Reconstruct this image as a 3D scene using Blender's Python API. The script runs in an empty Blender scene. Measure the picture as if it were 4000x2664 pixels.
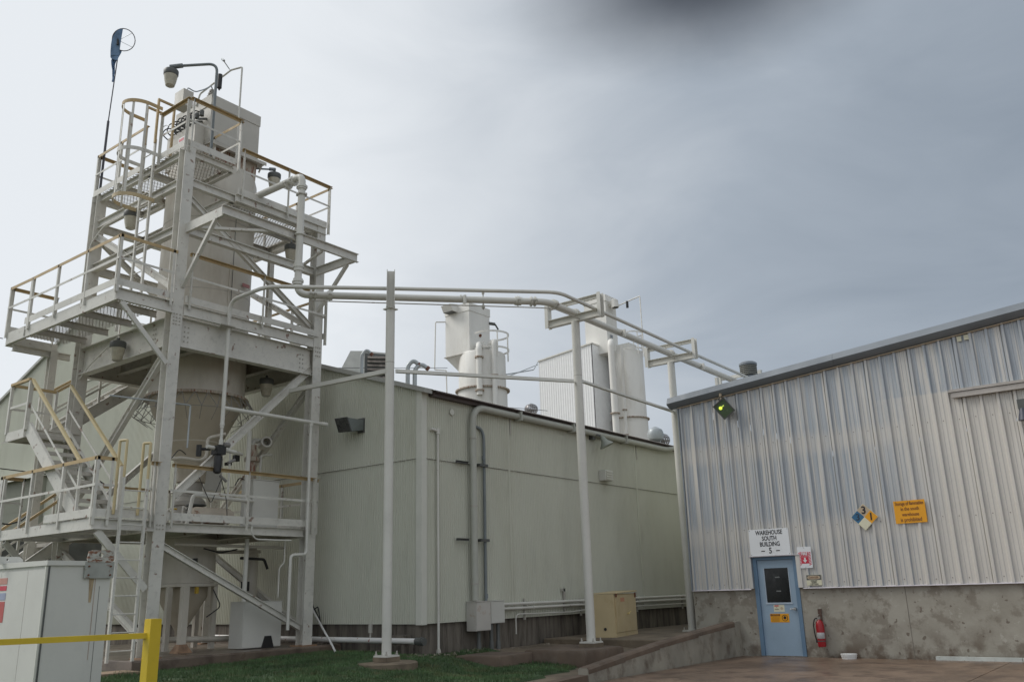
import bpy, math, random
from mathutils import Vector, Matrix
random.seed(7)
sc = bpy.context.scene
R = math.radians

# ------------------------------------------------------------------ camera
cam_d = bpy.data.cameras.new("camera"); cam = bpy.data.objects.new("camera", cam_d)
sc.collection.objects.link(cam); sc.camera = cam
cam_d.sensor_width = 36.0; cam_d.lens = 36.0 * 3398.9 / 4000.0
cam_d.clip_start = 0.1; cam_d.clip_end = 3000
_a, _b, _c = 0.65260837, 0.27950808, 0.02853156
_f = Vector((math.cos(_b)*math.cos(_a), math.cos(_b)*math.sin(_a), math.sin(_b)))
_r0 = Vector((math.sin(_a), -math.cos(_a), 0)); _d0 = _f.cross(_r0)
_rt = _r0*math.cos(_c) + _d0*math.sin(_c); _dn = _d0*math.cos(_c) - _r0*math.sin(_c)
_M = Matrix((_rt, -_dn, -_f)).transposed().to_4x4(); _M.translation = Vector((0, 0, 1.59))
cam.matrix_world = _M
sc.render.resolution_x = 1024; sc.render.resolution_y = 681

# ------------------------------------------------------------------ light and sky
sc.view_settings.view_transform = 'Standard'; sc.view_settings.look = 'None'
sc.view_settings.gamma = 1.0; sc.view_settings.exposure = 0.42
try: sc.view_settings.use_curve_mapping = False
except Exception: pass
SUN_AZ, SUN_EL = R(118), R(44)
sd = bpy.data.lights.new("sun", 'SUN'); sd.energy = 1.5; sd.angle = R(30); sd.color = (1.0, 0.97, 0.92)
so = bpy.data.objects.new("sun", sd); sc.collection.objects.link(so)
_s = Vector((math.cos(SUN_EL)*math.cos(SUN_AZ), math.cos(SUN_EL)*math.sin(SUN_AZ), math.sin(SUN_EL)))
so.rotation_euler = _s.to_track_quat('Z', 'Y').to_euler(); so.location = (0, 0, 60)

W = bpy.data.worlds.new("World"); sc.world = W; W.use_nodes = True
nt = W.node_tree; N = nt.nodes; K = nt.links; N.clear()
def nd(t, **k):
    n = N.new(t)
    for a, b in k.items(): setattr(n, a, b)
    return n
out = nd('ShaderNodeOutputWorld'); bg = nd('ShaderNodeBackground'); bg.inputs[1].default_value = 0.1
sky = nd('ShaderNodeTexSky'); sky.sky_type = 'NISHITA'; sky.sun_disc = False
sky.sun_elevation = SUN_EL; sky.sun_rotation = R(90) - SUN_AZ
tc = nd('ShaderNodeTexCoord')
def dotn(v):
    n = nd('ShaderNodeVectorMath', operation='DOT_PRODUCT'); K.new(tc.outputs['Generated'], n.inputs[0])
    n.inputs[1].default_value = Vector(v).normalized(); return n.outputs['Value']
def mr(src, a, b, c, d, smooth=True):
    n = nd('ShaderNodeMapRange'); n.interpolation_type = 'SMOOTHSTEP' if smooth else 'LINEAR'
    K.new(src, n.inputs[0])
    for i, v in enumerate((a, b, c, d)): n.inputs[i+1].default_value = v
    return n.outputs[0]
def mth(op, a, b):
    n = nd('ShaderNodeMath', operation=op)
    for i, v in enumerate((a, b)):
        if isinstance(v, (int, float)): n.inputs[i].default_value = v
        else: K.new(v, n.inputs[i])
    return n.outputs[0]
mp = nd('ShaderNodeMapping'); mp.inputs['Scale'].default_value = (1.5, 1.5, 4.2); mp.inputs['Rotation'].default_value = (R(12), R(-16), 0)
K.new(tc.outputs['Generated'], mp.inputs[0])
nz = nd('ShaderNodeTexNoise'); nz.inputs['Scale'].default_value = 2.1; nz.inputs['Detail'].default_value = 7; nz.inputs['Roughness'].default_value = 0.52
nz.inputs['Distortion'].default_value = 0.6
K.new(mp.outputs[0], nz.inputs['Vector'])
b0 = mr(dotn((0.22, 0.92, 0.32)), 0.25, 0.98, 0.0, 0.40)          # brightest where the sun hides behind the cloud
bd = mr(dotn((0.93, -0.12, 0.34)), 0.42, 0.97, 0.0, 0.66)         # heavy blue grey cloud bank to the right
b1 = mth('SUBTRACT', mth('ADD', b0, 0.74), bd)
b2 = mth('ADD', b1, mr(nz.outputs['Fac'], 0.3, 0.7, -0.12, 0.10, False))
cr = nd('ShaderNodeValToRGB'); K.new(b2, cr.inputs[0])
e = cr.color_ramp.elements
e[0].position = 0.0; e[0].color = (0.20, 0.235, 0.28, 1)
e[1].position = 1.0; e[1].color = (0.615, 0.64, 0.665, 1)
x = e.new(0.30); x.color = (0.29, 0.328, 0.375, 1)
x = e.new(0.62); x.color = (0.45, 0.482, 0.518, 1)
# dark smudge added to the sky, standing for a finger blur on the lens
def proj(v):
    n = nd('ShaderNodeVectorMath', operation='DOT_PRODUCT'); K.new(tc.outputs['Generated'], n.inputs[0]); n.inputs[1].default_value = Vector(v); return n.outputs['Value']
_cd = Vector((0.7345, 0.3030, 0.6065)).normalized(); _ch = Vector((_cd.y, -_cd.x, 0)).normalized(); _cu = _ch.cross(_cd)
nz2 = nd('ShaderNodeTexNoise'); nz2.inputs['Scale'].default_value = 5.0; nz2.inputs['Detail'].default_value = 5; K.new(tc.outputs['Generated'], nz2.inputs['Vector'])
hx_ = mth('DIVIDE', proj(_ch), 0.205); ux_ = mth('DIVIDE', proj(_cu), 0.090)
rr2 = mth('SQRT', mth('ADD', mth('MULTIPLY', hx_, hx_), mth('MULTIPLY', ux_, ux_)), 0)
rr2 = mth('ADD', rr2, mr(nz2.outputs['Fac'], 0.3, 0.7, -0.10, 0.10, False))
infr = mr(proj(_cd), 0.4, 0.7, 0.0, 1.0)
dk = mth('MULTIPLY', mth('POWER', mr(rr2, 0.0, 1.2, 1.0, 0.0), 0.9), mth('MULTIPLY', infr, 1.0))
mx = nd('ShaderNodeMix', data_type='RGBA'); K.new(dk, mx.inputs['Factor'])
K.new(cr.outputs[0], mx.inputs[6]); mx.inputs[7].default_value = (0.045, 0.05, 0.06, 1)
sc10 = nd('ShaderNodeVectorMath', operation='SCALE'); K.new(mx.outputs[2], sc10.inputs[0]); sc10.inputs['Scale'].default_value = 10.0
m2 = nd('ShaderNodeMix', data_type='RGBA'); m2.inputs['Factor'].default_value = 0.04
K.new(sc10.outputs[0], m2.inputs[6]); K.new(sky.outputs[0], m2.inputs[7])
K.new(m2.outputs[2], bg.inputs[0]); K.new(bg.outputs[0], out.inputs[0])

# ------------------------------------------------------------------ materials
MC = {}
def mat(name, col, rough=0.55, metal=0.0, var=0.12, scale=3.0, stretch=(1, 1, 1), col2=None, amt=0.0, th=(0.5, 0.65), bump=0.02, bscale=60.0,
        grime=0.0, emit=None, spots=None, wave=None):
    """base colour with tonal drift, an optional second colour in noise patches, small specks, fine relief"""
    if name in MC: return MC[name]
    m = bpy.data.materials.new(name); m.use_nodes = True; t = m.node_tree; n = t.nodes; l = t.links
    p = n['Principled BSDF']; p.inputs['Roughness'].default_value = rough; p.inputs['Metallic'].default_value = metal
    g = n.new('ShaderNodeNewGeometry'); mpn = n.new('ShaderNodeMapping'); l.new(g.outputs['Position'], mpn.inputs[0])
    mpn.inputs['Scale'].default_value = stretch
    def noise(s, d=5, r=0.55):
        q = n.new('ShaderNodeTexNoise'); q.inputs['Scale'].default_value = s; q.inputs['Detail'].default_value = d; q.inputs['Roughness'].default_value = r
        l.new(mpn.outputs[0], q.inputs['Vector']); return q.outputs['Fac']
    def mixc(f, a, b, blend='MIX'):
        q = n.new('ShaderNodeMix'); q.data_type = 'RGBA'; q.blend_type = blend
        if isinstance(f, float): q.inputs['Factor'].default_value = f
        else: l.new(f, q.inputs['Factor'])
        for i, v in ((6, a), (7, b)):
            if isinstance(v, tuple): q.inputs[i].default_value = v + (1,)
            else: l.new(v, q.inputs[i])
        return q.outputs[2]
    def ramp(f, a, b, c=0.0, d=1.0):
        q = n.new('ShaderNodeMapRange'); l.new(f, q.inputs[0])
        for i, v in enumerate((a, b, c, d)): q.inputs[i+1].default_value = v
        return q.outputs[0]
    lo = tuple(max(0, c*(1-var)) for c in col); hi = tuple(min(1, c*(1+var)) for c in col)
    c = mixc(ramp(noise(scale), 0.32, 0.68), lo, hi)
    if col2: c = mixc(ramp(noise(scale*1.7+.3, 7, 0.62), th[0], th[1], 0.0, amt), c, col2)
    if grime: c = mixc(ramp(noise(scale*6, 6, 0.7), 0.52, 0.75, 0.0, grime), c, tuple(v*0.35 for v in col))
    if spots: c = mixc(ramp(noise(spots[0], 3, 0.5), spots[1], spots[1]+0.05, 0.0, spots[2]), c, spots[3])
    l.new(c, p.inputs['Base Color'])
    if bump:
        bn = n.new('ShaderNodeBump'); bn.inputs['Strength'].default_value = min(1, bump*10); bn.inputs['Distance'].default_value = bump*0.2
        l.new(noise(bscale, 4), bn.inputs['Height']); l.new(bn.outputs[0], p.inputs['Normal'])
    rr = ramp(noise(scale*2.3), 0.3, 0.7, max(0.05, rough-0.1), min(1, rough+0.12)); l.new(rr, p.inputs['Roughness'])
    if emit:
        p.inputs['Emission Color'].default_value = emit[0] + (1,); p.inputs['Emission Strength'].default_value = emit[1]
    MC[name] = m; return m

RUST = (0.16, 0.06, 0.025)
STEEL = mat('cream_steel_paint', (0.62, 0.605, 0.555), 0.5, var=0.10, scale=1.3, grime=0.42, spots=(6.0, 0.66, 0.75, RUST))
STEELD = mat('weathered_cream_paint', (0.45, 0.43, 0.385), 0.6, var=0.14, scale=1.1, grime=0.55, spots=(5.0, 0.66, 0.8, RUST))
RAILY = mat('faded_yellow_rail_paint', (0.47, 0.345, 0.18), 0.6, var=0.15, scale=2.0, grime=0.35)
YEL = mat('bright_yellow_paint', (0.58, 0.42, 0.02), 0.45, var=0.07, scale=2.0, grime=0.12)
SILO = mat('silo_cream_paint', (0.58, 0.545, 0.475), 0.5, var=0.08, scale=0.9, stretch=(1, 1, 0.35), col2=(0.36, 0.31, 0.24), amt=0.35, grime=0.15, spots=(4.0, 0.70, 0.7, RUST))
SILOW = mat('white_tank_paint', (0.76, 0.745, 0.70), 0.5, var=0.06, scale=0.5, stretch=(1, 1, 0.3), col2=(0.42, 0.36, 0.28), amt=0.35, th=(0.56, 0.75), grime=0.1)
COLL = mat('collector_cream_paint', (0.52, 0.50, 0.45), 0.55, var=0.06, scale=1.0, grime=0.15)
RUSTY = mat('rust_streaked_cream', (0.44, 0.39, 0.32), 0.7, var=0.15, scale=3.0, stretch=(4, 4, 0.6), col2=(0.20, 0.06, 0.03), amt=0.9, th=(0.5, 0.6))
SIDING = mat('sage_siding_paint', (0.58, 0.585, 0.50), 0.55, var=0.06, scale=0.35, stretch=(1, 1, 0.3), grime=0.16, col2=(0.43, 0.42, 0.33), amt=0.4, th=(0.5, 0.75))
SIDTRIM = mat('sage_trim', (0.64, 0.64, 0.575), 0.5, var=0.04)
ANNEX = mat('annex_siding_paint', (0.33, 0.335, 0.28), 0.6, var=0.08, scale=0.5, grime=0.2)
EAVESHADE = mat('eave_shade_brown', (0.085, 0.065, 0.06), 0.6, var=0.2, scale=2.0)  # brown kept dark to stand for the shade below the eave
STAINC = mat('stained_dark_concrete', (0.165, 0.145, 0.12), 0.85, var=0.3, scale=1.5, stretch=(2.5, 2.5, 0.35), col2=(0.05, 0.042, 0.035), amt=0.85, th=(0.45, 0.65), bump=0.05, bscale=30)
SLABC = mat('wet_slab_concrete', (0.17, 0.13, 0.10), 0.35, var=0.3, scale=1.0, col2=(0.07, 0.05, 0.038), amt=0.8, bump=0.03, bscale=25)
DECKUND = mat('deck_plate_paint', (0.36, 0.33, 0.285), 0.7, var=0.2, scale=1.5, grime=0.5)
GRAT = mat('grating_paint', (0.40, 0.38, 0.34), 0.6, var=0.1, spots=(6.0, 0.62, 0.8, RUST))
GALV = mat('galvanised_conduit', (0.40, 0.43, 0.44), 0.4, metal=0.4, var=0.1)
BLUEG = mat('blue_grey_conduit', (0.19, 0.215, 0.225), 0.5, var=0.1)
DARK = mat('black_rubber', (0.02, 0.02, 0.02), 0.5, bump=0.0)
DKG = mat('dark_grey_metal', (0.10, 0.105, 0.10), 0.5, var=0.2)
LGLASS = mat('lamp_glass_prismatic', (0.45, 0.42, 0.33), 0.25, var=0.1, scale=8)
PIPE = mat('pipe_cream_paint', (0.63, 0.62, 0.57), 0.42, var=0.06, scale=1.2, grime=0.12, spots=(6.0, 0.73, 0.6, RUST))
PIPEW = mat('white_pipe_paint', (0.74, 0.73, 0.71), 0.45, var=0.06, spots=(9.0, 0.66, 0.9, (0.3, 0.06, 0.04)))
WHITE = mat('white_sign_board', (0.72, 0.74, 0.76), 0.4, var=0.03, bump=0)
BLACKP = mat('black_lettering', (0.015, 0.015, 0.018), 0.5, bump=0, var=0)
REDP = mat('red_sign_print', (0.55, 0.03, 0.06), 0.4, bump=0, var=0.03)
ORANGE = mat('orange_yellow_sign', (0.75, 0.34, 0.012), 0.45, bump=0, var=0.05)
BROWNP = mat('brown_lettering', (0.16, 0.05, 0.015), 0.5, bump=0, var=0)
BLUEP = mat('blue_sign_print', (0.03, 0.14, 0.27), 0.45, bump=0, var=0.1)
TANP = mat('faded_tan_print', (0.50, 0.40, 0.28), 0.5, bump=0, var=0.1)
CREAMP = mat('cream_print', (0.66, 0.64, 0.48), 0.5, bump=0, var=0.05)
DOORB = mat('door_blue_paint', (0.29, 0.39, 0.49), 0.5, var=0.05, scale=2.0, grime=0.12)
FRAMEB = mat('frame_blue_paint', (0.135, 0.22, 0.32), 0.5, var=0.1, scale=2.0)
GLASSD = mat('dark_window_glass', (0.008, 0.009, 0.01), 0.08, bump=0, var=0)
CHROME = mat('steel_knob', (0.55, 0.55, 0.55), 0.25, metal=1.0, bump=0)
EXTR = mat('extinguisher_red', (0.33, 0.012, 0.018), 0.35, var=0.1, bump=0)
BUCK = mat('white_plastic', (0.74, 0.75, 0.74), 0.4, var=0.03, bump=0)
CABY = mat('cream_yellow_cabinet', (0.52, 0.42, 0.245), 0.55, var=0.07, scale=1.5, col2=(0.36, 0.24, 0.10), amt=0.5, th=(0.55, 0.75))
TRANSF = mat('utility_cabinet_paint', (0.61, 0.605, 0.56), 0.5, var=0.05, scale=1.2, grime=0.08)
FASC = mat('grey_fascia_metal', (0.21, 0.235, 0.262), 0.6, metal=0.0, var=0.1, scale=1.0)
BRWN = mat('weathered_brown_concrete', (0.13, 0.095, 0.07), 0.85, var=0.25, scale=1.5, col2=(0.30, 0.27, 0.23), amt=0.15, bump=0.05, bscale=30)
WINDB = mat('faded_blue_fabric', (0.17, 0.27, 0.43), 0.8, var=0.25, scale=6)

def siding_wh():
    """faded beige ribbed steel: blue grey chalked streaks, clean bands where the girts run"""
    m = bpy.data.materials.new('faded_warehouse_siding'); m.use_nodes = True; t = m.node_tree; n = t.nodes; l = t.links
    p = n['Principled BSDF']; p.inputs['Roughness'].default_value = 0.42; p.inputs['Metallic'].default_value = 0.15
    g = n.new('ShaderNodeNewGeometry'); sx = n.new('ShaderNodeSeparateXYZ'); l.new(g.outputs['Position'], sx.inputs[0])
    def noise(s, st, d=5):
        mp_ = n.new('ShaderNodeMapping'); mp_.inputs['Scale'].default_value = st; l.new(g.outputs['Position'], mp_.inputs[0])
        q = n.new('ShaderNodeTexNoise'); q.inputs['Scale'].default_value = s; q.inputs['Detail'].default_value = d
        l.new(mp_.outputs[0], q.inputs['Vector']); return q.outputs['Fac']
    def rp(f, a, b, c=0.0, d=1.0):
        q = n.new('ShaderNodeMapRange'); q.interpolation_type = 'SMOOTHSTEP'; l.new(f, q.inputs[0])
        for i, v in enumerate((a, b, c, d)): q.inputs[i+1].default_value = v
        return q.outputs[0]
    def mm(op, a, b):
        q = n.new('ShaderNodeMath'); q.operation = op; q.use_clamp = (op == 'ADD')
        for i, v in enumerate((a, b)):
            if isinstance(v, (int, float)): q.inputs[i].default_value = v
            else: l.new(v, q.inputs[i])
        return q.outputs[0]
    st = rp(noise(1.0, (1, 9.0, 0.28), 6), 0.37, 0.56)          # vertical streaks
    fine = rp(noise(1.0, (1, 40.0, 0.6), 3), 0.35, 0.65)
    st = mm('ADD', mm('MULTIPLY', st, 0.65), mm('MULTIPLY', fine, 0.35))
    low = rp(sx.outputs['Z'], 1.7, 4.0)                          # less fading near the base
    left = rp(sx.outputs['Y'], 3.6, 5.8)
    top = rp(sx.outputs['Z'], 5.42, 5.50)
    region = mm('MULTIPLY', mm('MAXIMUM', left, top), mm('ADD', low, 0.25))
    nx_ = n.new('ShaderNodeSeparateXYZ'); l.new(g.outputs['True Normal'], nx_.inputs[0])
    flank_shade = mm('MULTIPLY', rp(mm('MULTIPLY', nx_.outputs['Y'], -1.0), 0.35, 0.7), rp(mm('MAXIMUM', left, top), 0.0, 1.0, 0.45, 1.0))   # shade on one side of each rib, painted in the worn tone
    fac = mm('MAXIMUM', mm('MULTIPLY', st, region), mm('MULTIPLY', flank_shade, rp(noise(1.2, (1, 3, 0.5), 4), 0.25, 0.6, 0.45, 1.0)))
    # girt bands stay clean
    for zc in (2.72, 4.72):
        d = mm('ABSOLUTE', mm('SUBTRACT', sx.outputs['Z'], mm('SUBTRACT', zc+0.12, mm('MULTIPLY', noise(2.0, (1, 1, 1), 3), 0.25))), 0)
        fac = mm('MULTIPLY', fac, rp(d, 0.05, 0.38, 0.50, 1.0))
    a = n.new('ShaderNodeMix'); a.data_type = 'RGBA'; l.new(fac, a.inputs['Factor'])
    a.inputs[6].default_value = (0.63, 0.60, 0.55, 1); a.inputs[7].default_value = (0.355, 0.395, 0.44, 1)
    b = n.new('ShaderNodeMix'); b.data_type = 'RGBA'; b.blend_type = 'MULTIPLY'; b.inputs['Factor'].default_value = 1.0
    l.new(a.outputs[2], b.inputs[6])
    v = n.new('ShaderNodeMapRange'); l.new(noise(1.5, (1, 3, 0.4)), v.inputs[0]); v.inputs[3].default_value = 0.85; v.inputs[4].default_value = 1.1
    cb = n.new('ShaderNodeCombineColor')
    for i in range(3): l.new(v.outputs[0], cb.inputs[i])
    l.new(cb.outputs[0], b.inputs[7]); l.new(b.outputs[2], p.inputs['Base Color'])
    return m
WHSID = siding_wh()

def conc_wh():
    m = bpy.data.materials.new('mottled_plinth_concrete'); m.use_nodes = True; t = m.node_tree; n = t.nodes; l = t.links
    p = n['Principled BSDF']; p.inputs['Roughness'].default_value = 0.85
    g = n.new('ShaderNodeNewGeometry'); sx = n.new('ShaderNodeSeparateXYZ'); l.new(g.outputs['Position'], sx.inputs[0])
    def noise(s, d=6, r=0.6, off=0, st=(1, 1, 1)):
        mp_ = n.new('ShaderNodeMapping'); mp_.inputs['Location'].default_value = (off, off, off); mp_.inputs['Scale'].default_value = st
        l.new(g.outputs['Position'], mp_.inputs[0])
        q = n.new('ShaderNodeTexNoise'); q.inputs['Scale'].default_value = s; q.inputs['Detail'].default_value = d; q.inputs['Roughness'].default_value = r
        l.new(mp_.outputs[0], q.inputs['Vector']); return q.outputs['Fac']
    def rp(f, a, b, c=0.0, d=1.0):
        q = n.new('ShaderNodeMapRange'); q.interpolation_type = 'SMOOTHSTEP'; l.new(f, q.inputs[0])
        for i, v in enumerate((a, b, c, d)): q.inputs[i+1].default_value = v
        return q.outputs[0]
    def mix(f, a, b):
        q = n.new('ShaderNodeMix'); q.data_type = 'RGBA'; l.new(f, q.inputs['Factor'])
        for i, v in ((6, a), (7, b)):
            if isinstance(v, tuple): q.inputs[i].default_value = v + (1,)
            else: l.new(v, q.inputs[i])
        return q.outputs[2]
    c = mix(rp(noise(1.3), 0.3, 0.7), (0.29, 0.27, 0.225), (0.37, 0.35, 0.30))
    c = mix(rp(noise(2.6, 7, 0.65, 11), 0.50, 0.62, 0, 0.75), c, (0.20, 0.175, 0.14))
    c = mix(rp(noise(4.5, 7, 0.7, 31), 0.58, 0.66, 0, 0.6), c, (0.45, 0.43, 0.38))
    low = rp(sx.outputs['Z'], 0.75, 0.0)
    q = n.new('ShaderNodeMath'); q.operation = 'MULTIPLY'; l.new(low, q.inputs[0]); l.new(rp(noise(1.8, 6, 0.6, 51), 0.42, 0.6), q.inputs[1])
    c = mix(q.outputs[0], c, (0.12, 0.09, 0.065))
    c = mix(rp(noise(9.0, 2, 0.4, 77), 0.68, 0.72, 0, 0.7), c, (0.10, 0.07, 0.05))
    l.new(c, p.inputs['Base Color'])
    bn = n.new('ShaderNodeBump'); bn.inputs['Strength'].default_value = 0.5; bn.inputs['Distance'].default_value = 0.01
    l.new(noise(14, 6), bn.inputs['Height']); l.new(bn.outputs[0], p.inputs['Normal'])
    return m
WHCONC = conc_wh()
APRON = mat('wet_red_brown_pavement', (0.205, 0.14, 0.098), 0.38, var=0.28, scale=0.7, col2=(0.11, 0.07, 0.05), amt=0.9, th=(0.48, 0.60), bump=0.03, bscale=18, grime=0.25)
DIRT = mat('brown_ramp_concrete', (0.17, 0.135, 0.095), 0.8, var=0.25, scale=1.3, col2=(0.09, 0.07, 0.05), amt=0.6, bump=0.04, bscale=20)
GRASSG = mat('lawn_soil_green', (0.045, 0.078, 0.03), 0.95, var=0.3, scale=2.0, bump=0.1, bscale=40)
BLADE = mat('grass_blade_green', (0.068, 0.125, 0.045), 0.6, var=0.4, scale=1.2, col2=(0.13, 0.125, 0.055), amt=0.8, th=(0.5, 0.68), bump=0)
EARTH = mat('distant_ground', (0.14, 0.12, 0.08), 0.95, var=0.25, scale=0.05, bump=0)

# ------------------------------------------------------------------ builders
ORG = {}
COL = sc.collection
def thing(name, label, cat, loc, group=None):
    o = bpy.data.objects.new(name, None); COL.objects.link(o); o.location = loc; o.empty_display_size = 0.2
    o['label'] = label; o['category'] = cat
    if group: o['group'] = group
    ORG[o.name] = Vector(loc); return o
def tag(o, label=None, cat=None, group=None, kind=None):
    for k, v in (('label', label), ('category', cat), ('group', group), ('kind', kind)):
        if v: o[k] = v
    return o
def vv(p): return Vector(p)
class MB:
    def __init__(s): s.v = []; s.f = []; s.sm = []
    def add(s, vs, fs, smooth=False):
        b = len(s.v); s.v += [tuple(q) for q in vs]
        for f in fs: s.f.append(tuple(b+i for i in f)); s.sm.append(smooth)
        return s
    def box(s, x0, x1, y0, y1, z0, z1):
        P = [(x, y, z) for x in (x0, x1) for y in (y0, y1) for z in (z0, z1)]
        return s.add(P, [(0, 1, 3, 2), (4, 6, 7, 5), (0, 4, 5, 1), (2, 3, 7, 6), (0, 2, 6, 4), (1, 5, 7, 3)])
    def hexa(s, P):
        return s.add(P, [(0, 3, 2, 1), (4, 5, 6, 7), (0, 1, 5, 4), (1, 2, 6, 5), (2, 3, 7, 6), (3, 0, 4, 7)])
    def frame(s, p0, p1, up=(0, 0, 1)):
        d = (vv(p1)-vv(p0)).normalized(); u = vv(up)
        if abs(d.dot(u)) > 0.98: u = Vector((1, 0, 0)) if abs(d.x) < 0.9 else Vector((0, 1, 0))
        sd_ = d.cross(u).normalized(); u = sd_.cross(d).normalized(); return d, sd_, u
    def ext(s, p0, p1, prof, up=(0, 0, 1), smooth=False):
        d, a, u = s.frame(p0, p1, up); n = len(prof); vs = []
        for p in (p0, p1): vs += [vv(p)+a*q[0]+u*q[1] for q in prof]
        fs = [(i, (i+1) % n, n+(i+1) % n, n+i) for i in range(n)]
        s.add(vs, fs, smooth); b = len(s.v)-2*n
        s.f += [tuple(b+i for i in reversed(range(n))), tuple(b+n+i for i in range(n))]; s.sm += [False, False]
        return s
    def bar(s, p0, p1, w, h, up=(0, 0, 1)):
        return s.ext(p0, p1, [(-w/2, -h/2), (w/2, -h/2), (w/2, h/2), (-w/2, h/2)], up)
    def hsec(s, p0, p1, w, h, t=0.02, up=(0, 0, 1)):
        a, b = w/2, h/2
        return s.ext(p0, p1, [(-a, -b), (a, -b), (a, -b+t), (t/2, -b+t), (t/2, b-t), (a, b-t), (a, b), (-a, b), (-a, b-t), (-t/2, b-t), (-t/2, -b+t), (-a, -b+t)], up)
    def csec(s, p0, p1, w, h, t=0.012, up=(0, 0, 1), flip=1):
        a, b = w*flip, h/2; t_ = t*flip
        pr = [(0, -b), (a, -b), (a, -b+t), (t_, -b+t), (t_, b-t), (a, b-t), (a, b), (0, b)]
        if flip < 0: pr.reverse()
        return s.ext(p0, p1, pr, up)
    def ang(s, p0, p1, w, t=0.01, up=(0, 0, 1), fx=1, fz=1):
        pr = [(0, 0), (w*fx, 0), (w*fx, t*fz), (t*fx, t*fz), (t*fx, w*fz), (0, w*fz)]
        if fx*fz < 0: pr.reverse()
        return s.ext(p0, p1, pr, up)
    def tube(s, p0, p1, r, n=12, r2=None):
        d, a, u = s.frame(p0, p1); r2 = r if r2 is None else r2; vs = []
        for p, q in ((p0, r), (p1, r2)):
            vs += [vv(p)+(a*math.cos(2*math.pi*i/n)+u*math.sin(2*math.pi*i/n))*q for i in range(n)]
        s.add(vs, [(i, (i+1) % n, n+(i+1) % n, n+i) for i in range(n)], True)
        b = len(s.v)-2*n; s.f += [tuple(b+i for i in reversed(range(n))), tuple(b+n+i for i in range(n))]; s.sm += [False, False]
        return s
    def path(s, pts, r, bend=0.0, n=10, seg=5):
        pts = [vv(p) for p in pts]; q = [pts[0]]
        for i in range(1, len(pts)-1):
            a, b, c = pts[i-1], pts[i], pts[i+1]
            if bend > 0:
                d1 = (a-b); d2 = (c-b); k = min(bend, d1.length*0.49, d2.length*0.49); d1.normalize(); d2.normalize()
                for j in range(seg+1):
                    tt = j/seg; q.append((1-tt)**2*(b+d1*k) + 2*(1-tt)*tt*b + tt*tt*(b+d2*k))
            else: q.append(b)
        q.append(pts[-1]); m = len(q)
        t0 = (q[1]-q[0]).normalized(); ref = Vector((0, 0, 1)) if abs(t0.z) < 0.9 else Vector((1, 0, 0))
        a = t0.cross(ref).normalized(); vs = []
        for i in range(m):
            if i == 0: t = (q[1]-q[0])
            elif i == m-1: t = (q[-1]-q[-2])
            else: t = (q[i+1]-q[i]).normalized()+(q[i]-q[i-1]).normalized()
            t.normalize(); a = (a-t*a.dot(t)).normalized(); b = t.cross(a)
            vs += [q[i]+(a*math.cos(2*math.pi*k/n)+b*math.sin(2*math.pi*k/n))*r for k in range(n)]
        fs = [(i*n+k, i*n+(k+1) % n, (i+1)*n+(k+1) % n, (i+1)*n+k) for i in range(m-1) for k in range(n)]
        s.add(vs, fs, True); b0_ = len(s.v)-m*n
        s.f += [tuple(b0_+i for i in reversed(range(n))), tuple(b0_+(m-1)*n+i for i in range(n))]; s.sm += [False, False]
        return s
    def lathe(s, c, prof, n=24, axis=(0, 0, 1), a0=0, a1=360, cap=True):
        ax = vv(axis).normalized(); ref = Vector((1, 0, 0)) if abs(ax.x) < 0.9 else Vector((0, 1, 0))
        u = ax.cross(ref).normalized(); w = ax.cross(u); full = (a1-a0) >= 360; k = n if full else n+1; vs = []
        if abs(ax.z-1) < 1e-6: u, w = Vector((1, 0, 0)), Vector((0, 1, 0))
        for r, z in prof:
            vs += [vv(c)+ax*z+(u*math.cos(R(a0+(a1-a0)*i/n))+w*math.sin(R(a0+(a1-a0)*i/n)))*r for i in range(k)]
        m = len(prof); fs = []
        for j in range(m-1):
            for i in range(n):
                i2 = (i+1) % k if full else i+1
                fs.append((j*k+i, j*k+i2, (j+1)*k+i2, (j+1)*k+i))
        s.add(vs, fs, True); b = len(s.v)-m*k
        if full and cap:
            s.f += [tuple(b+i for i in reversed(range(k))), tuple(b+(m-1)*k+i for i in range(k))]; s.sm += [False, False]
        return s
    def rot(s, c, ang, axis='Z'):
        Mx = Matrix.Rotation(ang, 3, axis) if isinstance(axis, str) else Matrix.Rotation(ang, 3, vv(axis)); c = vv(c)
        s.v = [tuple(Mx @ (vv(p)-c)+c) for p in s.v]; return s
    def build(s, name, m, parent=None, label=None, kind=None):
        o0 = ORG[parent.name] if parent else Vector((0, 0, 0))
        if not parent and s.v:
            xs, ys, zs = zip(*s.v); o0 = Vector(((min(xs)+max(xs))/2, (min(ys)+max(ys))/2, min(zs)))
        me = bpy.data.meshes.new(name); me.from_pydata([tuple(vv(p)-o0) for p in s.v], [], s.f)
        me.polygons.foreach_set('use_smooth', s.sm); me.materials.append(m); me.update()
        try: me.set_sharp_from_angle(angle=R(38))
        except Exception: pass
        o = bpy.data.objects.new(name, me); COL.objects.link(o)
        if parent: o.parent = parent
        else: o.location = o0
        ORG[o.name] = o0
        if label: o['label'] = label
        if kind: o['kind'] = kind
        return o
def copy_tree(o, dloc, parent=None, label=None):
    c = o.copy(); COL.objects.link(c); c.parent = parent
    if parent is None: c.location = vv(o.location)+vv(dloc)
    for ch in list(o.children): copy_tree(ch, (0, 0, 0), c)
    if label: c['label'] = label
    return c
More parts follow.
